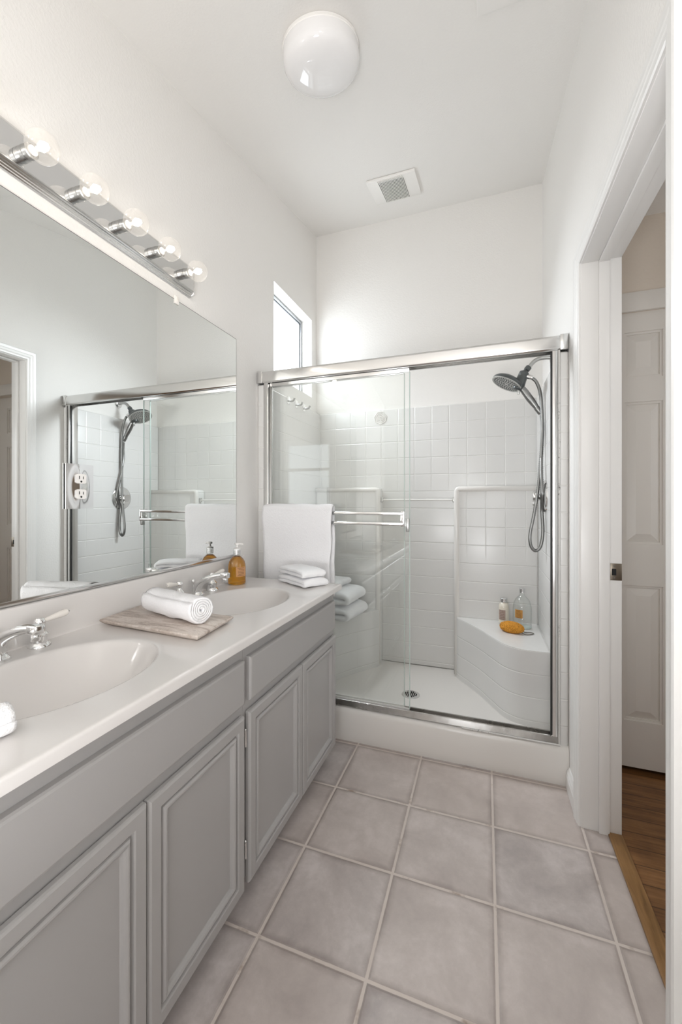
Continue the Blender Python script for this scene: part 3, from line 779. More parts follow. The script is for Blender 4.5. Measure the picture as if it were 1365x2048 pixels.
for i in range(len(ax) - 1):
    for j in range(len(ay) - 1): bm.faces.new((V[i][j], V[i + 1][j], V[i + 1][j + 1], V[i][j + 1]))
obj('top', bm, M['counter'], cnt, angle=0.9)
bm = B(CBK + 0.001, CX1 - 0.001, CY0 + 0.001, CY1 - 0.001, 0.7972, 0.799); bm.free()
bm = bmesh.new()
extr(bm, [(XL + 0.0008, 0.800), (XL + 0.0008, 0.932), (CBK - 0.004, 0.932), (CBK - 0.001, 0.9305), (CBK, 0.927), (CBK, 0.830), (CBK + 0.002, 0.8245), (CBK + 0.006, 0.8222), (CBK + 0.006, 0.800)], 'y', CY0, CY1)
obj('backsplash', bm, M['counter'], cnt, angle=0.5)
bm = bmesh.new(); box(bm, CX1 - 0.045, CX1 - 0.0005, CY0 + 0.0005, CY1 - 0.0005, 0.7975, 0.800)
obj('drip_edge', bm, M['counter'], cnt)
for bx, by in BAS:
    obj('drain', lathe(bmesh.new(), [(0.022, 0), (0.022, 0.003), (0.017, 0.004), (0.015, 0.002), (0.0, 0.0025)], (bx, by, CT - 0.0016 - BD), n=28), M['chrome'], cnt)

# ------------------------------------------------------------------ faucets
def faucet(label, y0):
    r = thing('faucet', label, 'faucet', (-1.12, y0, CT), 'widespread basin faucets')
    X = -1.122; bm = bmesh.new()
    lathe(bm, [(0.026, 0), (0.026, 0.005), (0.021, 0.009), (0.018, 0.014)], (X, y0, CT), n=28)
    pts = catmull([(X - 0.004, y0, CT + 0.004), (X + 0.000, y0, CT + 0.030), (X + 0.018, y0, CT + 0.054), (X + 0.052, y0, CT + 0.072), (X + 0.092, y0, CT + 0.085), (X + 0.128, y0, CT + 0.091)], 7)
    tube(bm, pts, lambda t: 0.018 * (1 - t) + 0.0095 * t, 18)
    obj('spout', bm, M['chrome'], r)
    bm = bmesh.new()
    box(bm, X + 0.116, X + 0.150, y0 - 0.0125, y0 + 0.0125, CT + 0.078, CT + 0.101, 0.005, 3)
    lathe(bm, [(0.0095, 0), (0.0105, 0.002), (0.0105, 0.014), (0.0095, 0.017)], (X + 0.133, y0, CT + 0.063), n=22)
    obj('aerator', bm, M['chrome'], r)
    bm = bmesh.new(); lathe(bm, [(0.003, 0), (0.003, 0.040), (0.004, 0.046), (0.0078, 0.054), (0.0078, 0.058), (0.004, 0.064), (0.0, 0.0655)], (X - 0.024, y0, CT), n=16)
    obj('lift_rod', bm, M['chrome'], r)
    for sgn in (-1, 1):
        hy = y0 + sgn * 0.101; hx = X - 0.006
        bm = bmesh.new()
        lathe(bm, [(0.0265, 0), (0.0265, 0.003), (0.022, 0.010), (0.0185, 0.012), (0.0185, 0.028), (0.020, 0.030), (0.020, 0.033), (0.015, 0.038), (0.010, 0.044), (0.0085, 0.050), (0.009, 0.053), (0.0125, 0.057), (0.0145, 0.063), (0.0135, 0.069), (0.009, 0.075), (0.0, 0.077)], (hx, hy, CT), n=30)
        h = obj('handle', bm, M['chrome'], r)
        bm = bmesh.new(); d = Vector((0.10, sgn, 0.16)).normalized(); p0 = Vector((hx, hy, CT + 0.064)) + d * 0.012
        lathe(bm, [(0.0055, 0), (0.0055, 0.003), (0.0075, 0.022), (0.0098, 0.044), (0.0098, 0.054), (0.008, 0.060), (0.003, 0.064)], p0, d, 20)
        lv = obj('lever', bm, M['porcelain'], h); lv['label'] = 'white porcelain lever'
        bm = bmesh.new(); lathe(bm, [(0.003, 0.0), (0.003, 0.002), (0.001, 0.004)], p0 + d * 0.0635, d, 12); obj('lever_tip', bm, M['chrome'], h)
    return r
faucet('chrome two-handle faucet with porcelain levers behind the far basin', 1.380)
faucet('chrome two-handle faucet with porcelain levers behind the near basin, cut by the picture edge', 0.650)

# ------------------------------------------------------------------ tray with rolled towel
A_, B_, C_ = Vector((-1.138, 0.938)), Vector((-0.742, 0.912)), Vector((-0.762, 1.108))
D_ = A_ + (C_ - B_)
def quad_inset(k):
    c_ = (A_ + B_ + C_ + D_) / 4; out = []
    for p in (A_, B_, C_, D_):
        d = p - c_; out.append((p.x - math.copysign(k, d.x), p.y - math.copysign(k, d.y)))
    return out
bm = bmesh.new(); rings = []
for k, z in ((0.016, 0.0008), (0.006, 0.007), (0.0005, 0.014), (0.0, 0.0165), (0.0015, 0.019), (0.004, 0.020)):
    rings.append([bm.verts.new((x, y, CT + z)) for x, y in quad_inset(k)])
for a, b in zip(rings, rings[1:]):
    for k in range(4): bm.faces.new((a[k], a[(k + 1) % 4], b[(k + 1) % 4], b[k]))
bm.faces.new(rings[0][::-1]); bm.faces.new(rings[-1])
tag(obj('stone_tray', bm, M['tray'], angle=0.5), 'brown-grey veined stone tray lying on the counter between the two basins', 'tray')
def rolled(name, label, p0, p1, R, pitch, t, rot0, seed, squash=0.93):
    p0, p1 = Vector(p0), Vector(p1); d = (p1 - p0).normalized(); u = d.cross(Vector((0, 0, 1))).normalized(); v = u.cross(d)
    pth = [(x * math.cos(rot0) - y * math.sin(rot0), (x * math.sin(rot0) + y * math.cos(rot0)) * squash) for x, y in roll_path(R - t / 2, pitch)]
    bm = bmesh.new(); ribbon(bm, pth, t, (p0 + p1) / 2, u, v, d, (p1 - p0).length, 26, 0.8, 0.0038, seed, 20)
    zm = min(q.co.z for q in bm.verts); base = p0.z
    for q in bm.verts: q.co.z += base - zm + 0.0006
    for q in bm.verts:
        if q.co.z < base + 0.004: q.co.z = base + 0.0006 + (q.co.z - base) * 0.3
    return tag(obj(name, bm, M['terry'], angle=3.2), label, 'towel')
TZ = CT + 0.0202
rolled('rolled_towel', 'rolled white hand towel lying on the stone tray', (-1.048, 1.066, TZ), (-0.802, 1.006, TZ), 0.046, 0.0074, 0.0078, 0.6, 2.2)
rolled('rolled_towel', 'white towel on the counter at the left picture edge, only its end in view', (-0.790, 0.275, CT), (-0.752, 0.452, CT), 0.031, 0.0074, 0.0078, 0.2, 9.0)

# ------------------------------------------------------------------ soap bottles
def ink_lines(bm, org, ang0, ang1, R, z0, z1, rows, seed):
    rnd = random.Random(seed)
    for k in range(rows):
        z = z1 - (z1 - z0) * (k + 0.7) / (rows + 0.4); hh = 0.0011
        a = ang0 + (ang1 - ang0) * (0.12 + 0.12 * rnd.random()); end = ang1 - (ang1 - ang0) * (0.12 + 0.15 * rnd.random())
        while a < end:
            wd = (0.0022 + 0.003 * rnd.random()) / R; b = min(a + wd, end)
            n_ = 3; lo, hi = [], []
            for i in range(n_ + 1):
                th_ = a + (b - a) * i / n_; p = Vector((org[0] + R * math.cos(th_), org[1] + R * math.sin(th_), 0))
                lo.append(bm.verts.new((p.x, p.y, z - hh))); hi.append(bm.verts.new((p.x, p.y, z + hh)))
            for i in range(n_): bm.faces.new((lo[i], lo[i + 1], hi[i + 1], hi[i]))
            a = b + 0.0012 / R
def wrap(bm, org, a0, a1, R, z0, z1, th_=0.0004):
    n_ = 14; P = []
    for rr in (R, R + th_):
        P.append([[bm.verts.new((org[0] + rr * math.cos(a0 + (a1 - a0) * i / n_), org[1] + rr * math.sin(a0 + (a1 - a0) * i / n_), z)) for z in (z0, z1)] for i in range(n_ + 1)])
    for i in range(n_):
        bm.faces.new((P[1][i][0], P[1][i + 1][0], P[1][i + 1][1], P[1][i][1])); bm.faces.new((P[0][i][1], P[0][i + 1][1], P[0][i + 1][0], P[0][i][0]))
        for k in (0, 1): bm.faces.new((P[0][i][k], P[0][i + 1][k], P[1][i + 1][k], P[1][i][k]))
    for i in (0, n_): bm.faces.new((P[0][i][0], P[0][i][1], P[1][i][1], P[1][i][0]))
def scaled(prof, s): return [(max(r_ - s, 0.0002), h) for r_, h in prof]

# amber dispenser on the counter
ox, oy = -1.104, 1.634
r = thing('soap_dispenser', 'amber liquid soap in a clear pump bottle at the far end of the counter', 'soap bottle', (ox, oy, CT))
Rb = 0.0425
bp = [(0.030, 0.0008), (0.040, 0.001), (Rb, 0.005), (Rb, 0.080), (0.0415, 0.092), (0.038, 0.106), (0.031, 0.119), (0.022, 0.128), (0.0155, 0.133), (0.0145, 0.137), (0.0145, 0.148)]
obj('bottle', lathe(bmesh.new(), bp, (ox, oy, CT), n=40, cap=True), M['bottle'], r)
lp = [(0.028, 0.0035)] + [(p[0] - 0.002, p[1] if p[1] > 0.004 else 0.004) for p in bp[1:9]]
o = obj('soap', lathe(bmesh.new(), lp, (ox, oy, CT), n=40), M['amber'], r); o['label'] = 'amber liquid soap'
bm = bmesh.new()
prof = [(0.0168, 0.1375)]
for k in range(5): prof += [(0.0172, 0.1385 + k * 0.0045), (0.0160, 0.1400 + k * 0.0045), (0.0172, 0.1415 + k * 0.0045)]
prof += [(0.0168, 0.163)]
obj('collar', lathe(bm, prof, (ox, oy, CT), n=32), M['cap'], r)
bm = bmesh.new()
lathe(bm, [(0.0165, 0.1632), (0.0165, 0.168), (0.009, 0.170), (0.0052, 0.172), (0.0052, 0.182), (0.011, 0.184), (0.011, 0.192), (0.008, 0.194)], (ox, oy, CT), n=24)
tube(bm, [(ox, oy, CT + 0.188), (ox + 0.020, oy + 0.006, CT + 0.188), (ox + 0.030, oy + 0.009, CT + 0.1855)], 0.0042, 10)
obj('pump', bm, M['whitep'], r)
a0, a1 = math.radians(-62), math.radians(6)
bm = bmesh.new(); wrap(bm, (ox, oy), a0, a1, Rb + 0.0003, CT + 0.040, CT + 0.084)
o = obj('label', bm, M['paper_a'], r); o['label'] = 'peach paper label with small brown print'
bm = bmesh.new(); ink_lines(bm, (ox, oy), a0, a1, Rb + 0.0012, CT + 0.040, CT + 0.084, 6, 3)
obj('print', bm, M['ink'], o, smooth=False)

# two bottles and a sponge on the right shower seat
sz = SEAT + 0.0004
ox, oy = 0.206, 2.578
r = thing('soap_bottle', 'tall clear glass bottle with ochre label on the right shower seat', 'bottle', (ox, oy, sz))
Rb = 0.050
bp = [(0.040, 0.0006), (0.047, 0.001), (Rb, 0.006), (Rb, 0.108), (0.0485, 0.126), (0.044, 0.145), (0.036, 0.162), (0.026, 0.174), (0.0175, 0.182), (0.0145, 0.188), (0.0140, 0.204)]
obj('bottle', lathe(bmesh.new(), bp, (ox, oy, sz), n=44), M['clearliq'], r)
obj('base_rim', lathe(bmesh.new(), [(0.040, 0.0003), (0.0485, 0.0008), (0.0502, 0.004), (0.049, 0.0055), (0.040, 0.0057)], (ox, oy, sz), n=44), M['edge'], r)
obj('cap', lathe(bmesh.new(), [(0.0155, 0.200), (0.0160, 0.204), (0.0152, 0.207), (0.0160, 0.210), (0.0152, 0.214), (0.0160, 0.217), (0.0160, 0.225), (0.014, 0.227)], (ox, oy, sz), n=30), M['cap'], r)
a0, a1 = math.radians(-142), math.radians(-92)
bm = bmesh.new(); wrap(bm, (ox, oy), a0, a1, Rb + 0.0004, sz + 0.062, sz + 0.110)
o = obj('label', bm, M['paper_b'], r); o['label'] = 'ochre paper label with small brown print'
bm = bmesh.new(); ink_lines(bm, (ox, oy), a0, a1, Rb + 0.0014, sz + 0.062, sz + 0.110, 7, 5); obj('print', bm, M['ink'], o, smooth=False)
ox, oy = 0.108, 2.622
r = thing('lotion_bottle', 'short bottle of cream lotion with mauve label, beside the tall clear bottle', 'bottle', (ox, oy, sz))
Rb = 0.0305
bp = [(0.024, 0.0006), (0.029, 0.001), (Rb, 0.005), (Rb, 0.098), (0.0295, 0.108), (0.026, 0.118), (0.021, 0.125), (0.018, 0.128), (0.0178, 0.136)]
obj('bottle', lathe(bmesh.new(), bp, (ox, oy, sz), n=36), M['bottle'], r)
obj('lotion', lathe(bmesh.new(), [(0.022, 0.003)] + [(p[0] - 0.0016, max(p[1], 0.004)) for p in bp[1:8]], (ox, oy, sz), n=36), M['lotion'], r)
obj('cap', lathe(bmesh.new(), [(0.0195, 0.1285), (0.0202, 0.131), (0.0194, 0.134), (0.0202, 0.137), (0.0194, 0.140), (0.0202, 0.143), (0.0202, 0.150), (0.018, 0.152)], (ox, oy, sz), n=30), M['cap'], r)
a0, a1 = math.radians(-150), math.radians(-75)
bm = bmesh.new(); wrap(bm, (ox, oy), a0, a1, Rb + 0.0003, sz + 0.026, sz + 0.086)
o = obj('label', bm, M['paper_c'], r); o['label'] = 'mauve paper label with small brown print'
bm = bmesh.new(); ink_lines(bm, (ox, oy), a0, a1, Rb + 0.0012, sz + 0.026, sz + 0.086, 6, 8); obj('print', bm, M['ink'], o, smooth=False)
ox, oy = 0.143, 2.460
r = thing('bath_sponge', 'oval golden sponge with a cord loop lying in front of the bottles', 'sponge', (ox, oy, sz))
bm = bmesh.new(); bmesh.ops.create_icosphere(bm, subdivisions=5, radius=1.0)
for v in bm.verts:
    n_ = v.co.copy(); k = 1 + 0.05 * fbm(n_, 3, 2) + 0.03 * fbm(n_, 14, 5)
    x, y, z = n_.x * 0.066 * k, n_.y * 0.040 * k, n_.z * 0.033 * k; z = max(z, -0.026); ca, sa = math.cos(-0.35), math.sin(-0.35)
    v.co = (ox + x * ca - y * sa, oy + x * sa + y * ca, sz + 0.0265 + z)
obj('body', bm, M['sponge'], r)
bm = bmesh.new()
pts = catmull([(ox + 0.050, oy - 0.030, sz + 0.010), (ox + 0.070, oy - 0.034, sz + 0.003), (ox + 0.096, oy - 0.020, sz + 0.003), (ox + 0.112, oy + 0.004, sz + 0.003), (ox + 0.098, oy + 0.012, sz + 0.004), (ox + 0.072, oy + 0.000, sz + 0.006), (ox + 0.055, oy - 0.010, sz + 0.012)], 6)
tube(bm, pts, 0.0022, 8); o = obj('cord_loop', bm, M['cord'], r); o['label'] = 'thin grey cord loop'

# ------------------------------------------------------------------ shower head set and valve
SY = 2.390
r = thing('shower_set', 'dark grey shower head with hand wand and coiled steel hose on the right shower wall', 'shower head', (XR, SY, 1.973))
bm = bmesh.new(); lathe(bm, [(0.034, 0.0), (0.033, 0.004), (0.026, 0.010), (0.013, 0.013)], (XR - 0.0005, SY, 1.973), (-1, 0, 0), 30)
obj('flange', bm, M['chrome'], r)
bm = bmesh.new(); tube(bm, catmull([(XR - 0.010, SY, 1.973), (0.305, SY, 1.976), (0.275, SY, 1.974), (0.250, SY, 1.962), (0.226, SY, 1.936), (0.217, SY, 1.925)], 6), 0.0105, 16)
o = obj('arm', bm, M['steel'], r)
bm = bmesh.new(); d = Vector((-0.62, 0, -0.80)).normalized(); p = Vector((0.226, SY, 1.937))
lathe(bm, [(0.013, 0), (0.016, 0.004), (0.016, 0.022), (0.012, 0.026), (0.015, 0.034), (0.017, 0.040), (0.013, 0.048)], p, d, 24)
obj('swivel_joint', bm, M['gun'], r)
bm = bmesh.new(); d2_ = Vector((-0.36, 0, -0.93)).normalized(); p = Vector((0.203, SY, 1.912))
lathe(bm, [(0.018, 0), (0.024, 0.004), (0.0255, 0.020), (0.0245, 0.024), (0.026, 0.026), (0.028, 0.060), (0.030, 0.085), (0.027, 0.098), (0.016, 0.104)], p, d2_, 28)
obj('diverter', bm, M['gun'], r)
fc = Vector((0.1135, SY, 1.8545)); nn = Vector((-0.46, -0.10, -0.885)).normalized()
bm = bmesh.new(); lathe(bm, [(0.0815, 0.0), (0.0825, -0.006), (0.080, -0.014), (0.070, -0.024), (0.054, -0.033), (0.034, -0.039), (0.012, -0.041)], fc, nn, 48)
obj('head_shell', bm, M['gun'], r)
bm = bmesh.new(); lathe(bm, [(0.0825, 0.0), (0.0825, 0.004), (0.078, 0.005), (0.077, 0.003), (0.076, 0.0022), (0.0, 0.0028)], fc, nn, 48)
sf = obj('spray_face', bm, M['face'], r)
u_, v_, _ = frame_of(nn); bm = bmesh.new()
for ring, cnt_ in ((0.016, 8), (0.029, 14), (0.042, 20), (0.055, 26), (0.067, 32)):
    for k in range(cnt_):
        a = 2 * PI * k / cnt_ + ring * 30; q = fc + (u_ * math.cos(a) + v_ * math.sin(a)) * ring
        lathe(bm, [(0.0036, 0.0020), (0.0028, 0.0048)], q, nn, 6)
obj('nozzle', bm, M['gun'], sf, smooth=False)
bm = bmesh.new(); q = fc + Vector((0.145, 0, -0.075)).normalized() * 0.066
box(bm, q.x - 0.006, q.x + 0.006, q.y - 0.012, q.y + 0.000, q.z - 0.034, q.z + 0.004, 0.003); obj('spray_selector', bm, M['steel'], r)
bm = bmesh.new(); pts = catmull([(0.170, SY, 1.842), (0.196, SY, 1.815), (0.225, SY, 1.770), (0.250, SY, 1.732), (0.272, SY, 1.697)], 8)
tube(bm, pts, lambda t: 0.0125 + 0.0065 * math.sin(PI * min(1, t * 1.05)) ** 1.0 - 0.001 * t, 18)
obj('hand_wand', bm, M['graphite'], r)
bm = bmesh.new(); dd = (Vector((0.283, SY, 1.678)) - Vector((0.262, SY, 1.712))).normalized()
lathe(bm, [(0.0145, 0), (0.0150, 0.002), (0.0135, 0.036), (0.011, 0.040)], Vector((0.2615, SY, 1.713)), dd, 20); obj('wand_collar', bm, M['graphite'], r)
bm = bmesh.new(); lathe(bm, [(0.008, -0.03), (0.011, -0.02), (0.0115, 0.02), (0.0125, 0.022), (0.0125, 0.040), (0.009, 0.043)], Vector((0.203, SY - 0.004, 1.888)), Vector((0.9, 0, -0.34)), 18)
obj('hose_outlet', bm, M['nickel'], r)
hp = [(0.238, SY - 0.004, 1.873), (0.258, SY - 0.006, 1.852), (0.276, SY - 0.010, 1.800), (0.2835, SY - 0.014, 1.730), (0.287, SY - 0.016, 1.640), (0.286, SY - 0.018, 1.560), (0.279, SY - 0.020, 1.432), (0.266, SY - 0.030, 1.285), (0.244, SY - 0.040, 1.138), (0.226, SY - 0.044, 1.040),
      (0.229, SY - 0.043, 0.980), (0.251, SY - 0.041, 0.951), (0.276, SY - 0.038, 0.975), (0.288, SY - 0.032, 1.050), (0.284, SY - 0.026, 1.165), (0.2805, SY - 0.062, 1.262), (0.281, SY - 0.030, 1.405), (0.289, SY + 0.004, 1.545), (0.2905, SY + 0.004, 1.620), (0.284, SY + 0.001, 1.672)]
cp = catmull(hp, 26); N_ = len(cp)
bm = bmesh.new(); tube(bm, cp, lambda t: 0.0082 + 0.0012 * math.cos(PI * round(t * (N_ - 1))), 10)
o = obj('hose', bm, M['graphite'], r, angle=3.2); o['label'] = 'ribbed steel hose hanging in a long loop'
r = thing('shower_valve', 'round chrome shower valve plate with knob on the right shower wall', 'shower valve', (SXR, 2.385, 1.236))
bm = bmesh.new(); lathe(bm, [(0.088, 0.0), (0.087, 0.004), (0.080, 0.009), (0.060, 0.013), (0.036, 0.016), (0.030, 0.017)], (SXR - 0.0005, 2.385, 1.236), (-1, 0, 0), 48); obj('escutcheon', bm, M['chrome'], r)
bm = bmesh.new(); lathe(bm, [(0.020, 0.0), (0.020, 0.016), (0.026, 0.018), (0.031, 0.024), (0.031, 0.040), (0.027, 0.046), (0.0, 0.047)], (SXR - 0.014, 2.385, 1.236), (-1, 0, 0), 32)
kb = obj('knob', bm, M['nickel'], r)
bm = bmesh.new(); tube(bm, [(SXR - 0.045, 2.385, 1.236), (SXR - 0.052, 2.365, 1.212), (SXR - 0.058, 2.352, 1.192)], 0.0065, 12); obj('lever', bm, M['chrome'], kb)
# three hooks on the left shower wall
bm = bmesh.new()
hk = None
for k, (y, z, lab) in enumerate(((2.245, 1.836, 'small steel adhesive hook on the left shower wall, nearest the shower door'), (2.358, 1.836, 'small steel adhesive hook on the left shower wall, middle of three'), (2.474, 1.838, 'small steel adhesive hook on the left shower wall, nearest the back corner'))):
    r = thing('wall_hook', lab, 'hook', (SXL, y, z), 'hooks on the left shower wall')
    if k == 0: hk = r
    obj('back_plate', B(SXL + 0.0002, SXL + 0.004, y - 0.017, y + 0.017, z - 0.022, z + 0.024, 0.001), M['nickel'], r)
    bm2 = bmesh.new()
    tube(bm2, catmull([(SXL + 0.003, y, z - 0.002), (SXL + 0.020, y, z - 0.006), (SXL + 0.037, y, z - 0.002), (SXL + 0.044, y, z + 0.012)], 5), 0.0062, 10)
    obj('peg', bm2, M['graphite'], r)
bm.free()

# ------------------------------------------------------------------ mirror, outlet, vanity light
r = thing('wall_mirror', 'large frameless wall mirror above the vanity backsplash', 'mirror', (XL, 1.0, 0.946))
obj('mirror_glass', B(XL + 0.0005, XL + 0.0055, 0.20, 1.7405, 0.946, 2.027), M['mirror'], r, smooth=False)
obj('bottom_channel', B(XL + 0.0005, XL + 0.0085, 0.20, 1.7405, 0.9335, 0.9470, 0.001), M['nickel'], r)
bm = bmesh.new(); g = 0.0016
for a in ((0.20, 1.7405, 2.027, 2.027 + g), (1.7405, 1.7405 + g, 0.946, 2.027 + g)): box(bm, XL + 0.0005, XL + 0.0055, a[0], a[1], a[2], a[3])
obj('dark_edge', bm, M['gasket'], r, smooth=False)
bm = bmesh.new()
box(bm, XL + 0.0005, XL + 0.010, 1.309, 1.333, 2.010, 2.043, 0.003); lathe(bm, [(0.005, 0), (0.004, 0.002)], (XL + 0.010, 1.321, 2.036), (1, 0, 0), 12)
o = obj('mirror_clip', bm, M['porcelain'], r); o['label'] = 'clear plastic mirror clip'

OY0, OY1, OZ0, OZ1, OX = 0.857, 0.947, 1.188, 1.325, XL + 0.012
r = thing('power_outlet', 'white duplex outlet with mirrored cover plate mounted on the mirror', 'outlet', (XL, 0.89, 1.187))
bm = bmesh.new(); NY, NZ = 16, 20; Vf = []
for i in range(NY + 1):
    row = []
    for j in range(NZ + 1):
        y = OY0 + (OY1 - OY0) * i / NY; z = OZ0 + (OZ1 - OZ0) * j / NZ
        q = math.exp(-(((y - 0.902) / 0.018) ** 2 + ((z - 1.2555) / 0.045) ** 2)); row.append(bm.verts.new((OX + 0.0045 * q, y, z)))
    Vf.append(row)
for i in range(NY):
    for j in range(NZ): bm.faces.new((Vf[i][j], Vf[i + 1][j], Vf[i + 1][j + 1], Vf[i][j + 1]))
ex = bmesh.ops.extrude_face_region(bm, geom=bm.faces[:])
for v in [q for q in ex['geom'] if isinstance(q, bmesh.types.BMVert)]: v.co.x = OX - 0.003
obj('cover_plate', bm, M['chrome'], r)
obj('plate_gap_shade', B(XL + 0.0056, OX - 0.0028, OY0 + 0.001, OY1 - 0.012, OZ0 + 0.003, OZ1 - 0.003), M['dark'], r, smooth=False)  # dark block put in as the shade between plate and mirror
for zc in (1.2800, 1.2330):
    bm = bmesh.new(); poly = []
    for k in range(32):
        a = 2 * PI * k / 32; poly.append((0.902 + max(-0.0172, min(0.0172, 0.0215 * math.cos(a))), zc + max(-0.0145, min(0.0145, 0.0185 * math.sin(a)))))
    f0 = [bm.verts.new((OX + 0.0005, y, z)) for y, z in poly]; f1 = [bm.verts.new((OX + 0.0052, y, z)) for y, z in poly]
    bm.faces.new(f1); bm.faces.new(f0[::-1])
    for k in range(32): bm.faces.new((f0[k], f0[(k + 1) % 32], f1[(k + 1) % 32], f1[k]))
    rc = obj('receptacle', bm, M['whitep'], r)
    bm = bmesh.new()
    box(bm, OX + 0.0048, OX + 0.0056, 0.8945, 0.8968, zc - 0.001, zc + 0.0085); box(bm, OX + 0.0048, OX + 0.0056, 0.9075, 0.9095, zc - 0.001, zc + 0.0075)
    lathe(bm, [(0.0030, 0.0), (0.0030, 0.0008)], (OX + 0.0048, 0.902, zc - 0.0085), (1, 0, 0), 14)
    obj('slot', bm, M['dark'], rc, smooth=False)
bm = bmesh.new(); lathe(bm, [(0.0034, 0), (0.0030, 0.0015)], (OX + 0.0020, 0.902, 1.2565), (1, 0, 0), 14); obj('screw', bm, M['steel'], r)

LZ = 2.143
BY = [0.733 + 0.1512 * k for k in range(-1, 5)]
LD = 0.024                                              # depth of the bar
r = thing('vanity_light', 'chrome bar light with a row of clear globe bulbs above the mirror', 'wall lamp', (XL, 1.0, LZ))
half = [(0.0008, 0.066), (0.005, 0.066), (0.007, 0.0625), (0.010, 0.0615), (0.012, 0.0575), (0.015, 0.0565), (0.017, 0.0525), (0.0195, 0.0515), (0.0215, 0.0475), (LD, 0.0450)]
prof = [(XL + a, LZ - b) for a, b in half] + [(XL + a, LZ + b) for a, b in half[::-1]]
bm = bmesh.new(); extr(bm, prof, 'y', BY[0] - 0.066, BY[-1] + 0.066); obj('bar', bm, M['nickel'], r, angle=0.3)
obj('face_plate', B(XL + LD - 0.0001, XL + LD + 0.0008, BY[0] - 0.064, BY[-1] + 0.064, LZ - 0.043, LZ + 0.043), M['chrome'], r)
obj('end_cap', B(XL + 0.001, XL + LD + 0.0012, BY[-1] + 0.0655, BY[-1] + 0.070, LZ - 0.060, LZ + 0.060, 0.002), M['nickel'], r)
dax = Vector((1, 0, -0.04)).normalized(); RBulb = 0.0395
protos = None
for k, y in enumerate(BY):
    base = Vector((XL + LD + 0.0007, y, LZ - 0.004))
    if protos is None:
        bm = bmesh.new(); lathe(bm, [(0.0185, -0.002), (0.0190, 0.014), (0.0180, 0.0145), (0.0180, 0.0165), (0.0190, 0.017), (0.0185, 0.031), (0.015, 0.032)], base, dax, 30)
        so = obj('socket', bm, M['steel'], r)
        bm = bmesh.new(); n_ = 20; cc = 0.072; pr = [(0.0130, 0.028), (0.0130, 0.034)]
        for i in range(n_ + 1):
            a = math.radians(157) * (1 - i / n_); pr.append((RBulb * math.sin(a), cc + RBulb * math.cos(a)))
        lathe(bm, pr, base, dax, 32, cap=False); bu = obj('bulb', bm, M['bulb'], r, angle=3.2)
        bm = bmesh.new(); lathe(bm, [(0.0125, 0.024), (0.0125, 0.037), (0.009, 0.040), (0.004, 0.046), (0.003, 0.058)], base, dax, 16); st = obj('stem', bm, M['porcelain'], bu)
        bm = bmesh.new()
        q = base + dax * 0.074
        for a in range(5):
            th_ = 2 * PI * a / 5; o_ = Vector((0, math.cos(th_), math.sin(th_))) * 0.010
            tube(bm, [q + o_ * 0.4 - dax * 0.014, q + o_ + dax * 0.002, q + o_ * 0.5 + dax * 0.014], 0.0026, 6)
        fi = obj('filament', bm, M['filament'], bu)
        protos = (so, bu, st, fi, y)
    else:
        so, bu, st, fi, y0 = protos
        s2 = so.copy(); b2 = bu.copy(); t2 = st.copy(); f2 = fi.copy()
        for o_ in (s2, b2, t2, f2): COL.objects.link(o_)
        s2.parent = r; b2.parent = r; s2.location.y += y - y0; b2.location.y += y - y0; t2.parent = b2; f2.parent = b2

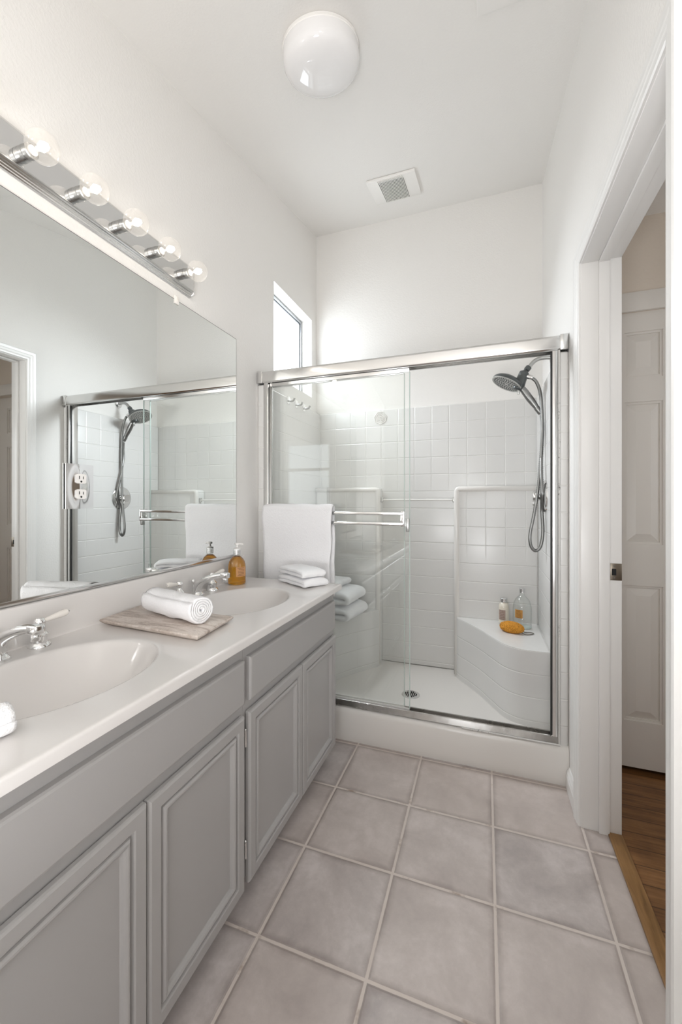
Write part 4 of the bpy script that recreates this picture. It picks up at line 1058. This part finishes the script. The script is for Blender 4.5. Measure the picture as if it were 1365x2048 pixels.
# ------------------------------------------------------------------ ceiling fixtures
CN = Vector((0, SL, -1)).normalized()                   # ceiling normal, facing the room
def on_ceil(x, y): return Vector((x, y, ceil_z(y)))
r = thing('ceiling_light', 'round opal-glass ceiling light on the sloped ceiling', 'ceiling lamp', on_ceil(-0.578, 1.395))
q = on_ceil(-0.578, 1.395) + CN * 0.0005
bm = bmesh.new(); lathe(bm, [(0.140, 0.0), (0.143, 0.003), (0.143, 0.012), (0.139, 0.016)], q, CN, 56); obj('base_ring', bm, M['whitep'], r)
pr = [(0.1405, 0.012), (0.1425, 0.02), (0.1425, 0.045), (0.141, 0.055), (0.135, 0.066), (0.124, 0.076), (0.106, 0.085), (0.082, 0.092), (0.055, 0.0965), (0.025, 0.099), (0.004, 0.0995)]
bm = bmesh.new(); lathe(bm, pr, q, CN, 56); obj('lamp_shade', bm, M['opal'], r)

Rc = Matrix.Rotation(math.atan(SL), 4, 'X')
def ceil_box(bm, x0, x1, y0, y1, d0, d1, bev=0.0):      # box hung below the ceiling slope between depths d0 and d1
    b2 = B(x0, x1, 0, (y1 - y0) / math.cos(math.atan(SL)), -d1, -d0, bev)
    me = bpy.data.meshes.new('t'); 
    bmesh.ops.transform(b2, matrix=Matrix.Translation(on_ceil(0, y0)) @ Rc, verts=b2.verts[:]); b2.to_mesh(me); b2.free(); bm.from_mesh(me); bpy.data.meshes.remove(me)
    return bm
VX0, VX1, VY0_, VY1_ = -0.655, -0.370, 2.270, 2.530
r = thing('exhaust_fan', 'white square exhaust fan grille in the ceiling above the shower', 'ceiling vent', on_ceil((VX0 + VX1) / 2, 2.40))
obj('cover', ceil_box(bmesh.new(), VX0, VX1, VY0_, VY1_, 0.0005, 0.016, 0.004), M['whitep'], r)
obj('duct_opening', ceil_box(bmesh.new(), -0.592, -0.442, VY0_ + 0.032, VY1_ - 0.012, 0.0155, 0.0165), M['dark'], r, smooth=False)
bm = bmesh.new()
for k in range(19):
    x = -0.592 + 0.150 * (k + 0.5) / 19; ceil_box(bm, x - 0.0020, x + 0.0020, VY0_ + 0.006, VY1_ - 0.010, 0.0160, 0.0215)
obj('grille', bm, M['whitep'], r, smooth=False)
r = thing('ceiling_register', 'white plate with small dark holes on the ceiling at the top picture edge', 'ceiling vent', on_ceil(0.09, 1.40))
obj('plate', ceil_box(bmesh.new(), -0.028, 0.215, 1.255, 1.500, 0.0005, 0.010, 0.003), M['whitep'], r)
for hx0, hx1, hy0, hy1 in [(0.036, 0.044, 1.420, 1.455), (0.078, 0.084, 1.462, 1.474), (0.052, 0.058, 1.430, 1.440)] + [(0.05 + 0.018 * k, 0.056 + 0.018 * k, 1.30, 1.40) for k in range(6)]:
    obj('hole', ceil_box(bmesh.new(), hx0, hx1, hy0, hy1, 0.0095, 0.0112), M['dark'], r, smooth=False)
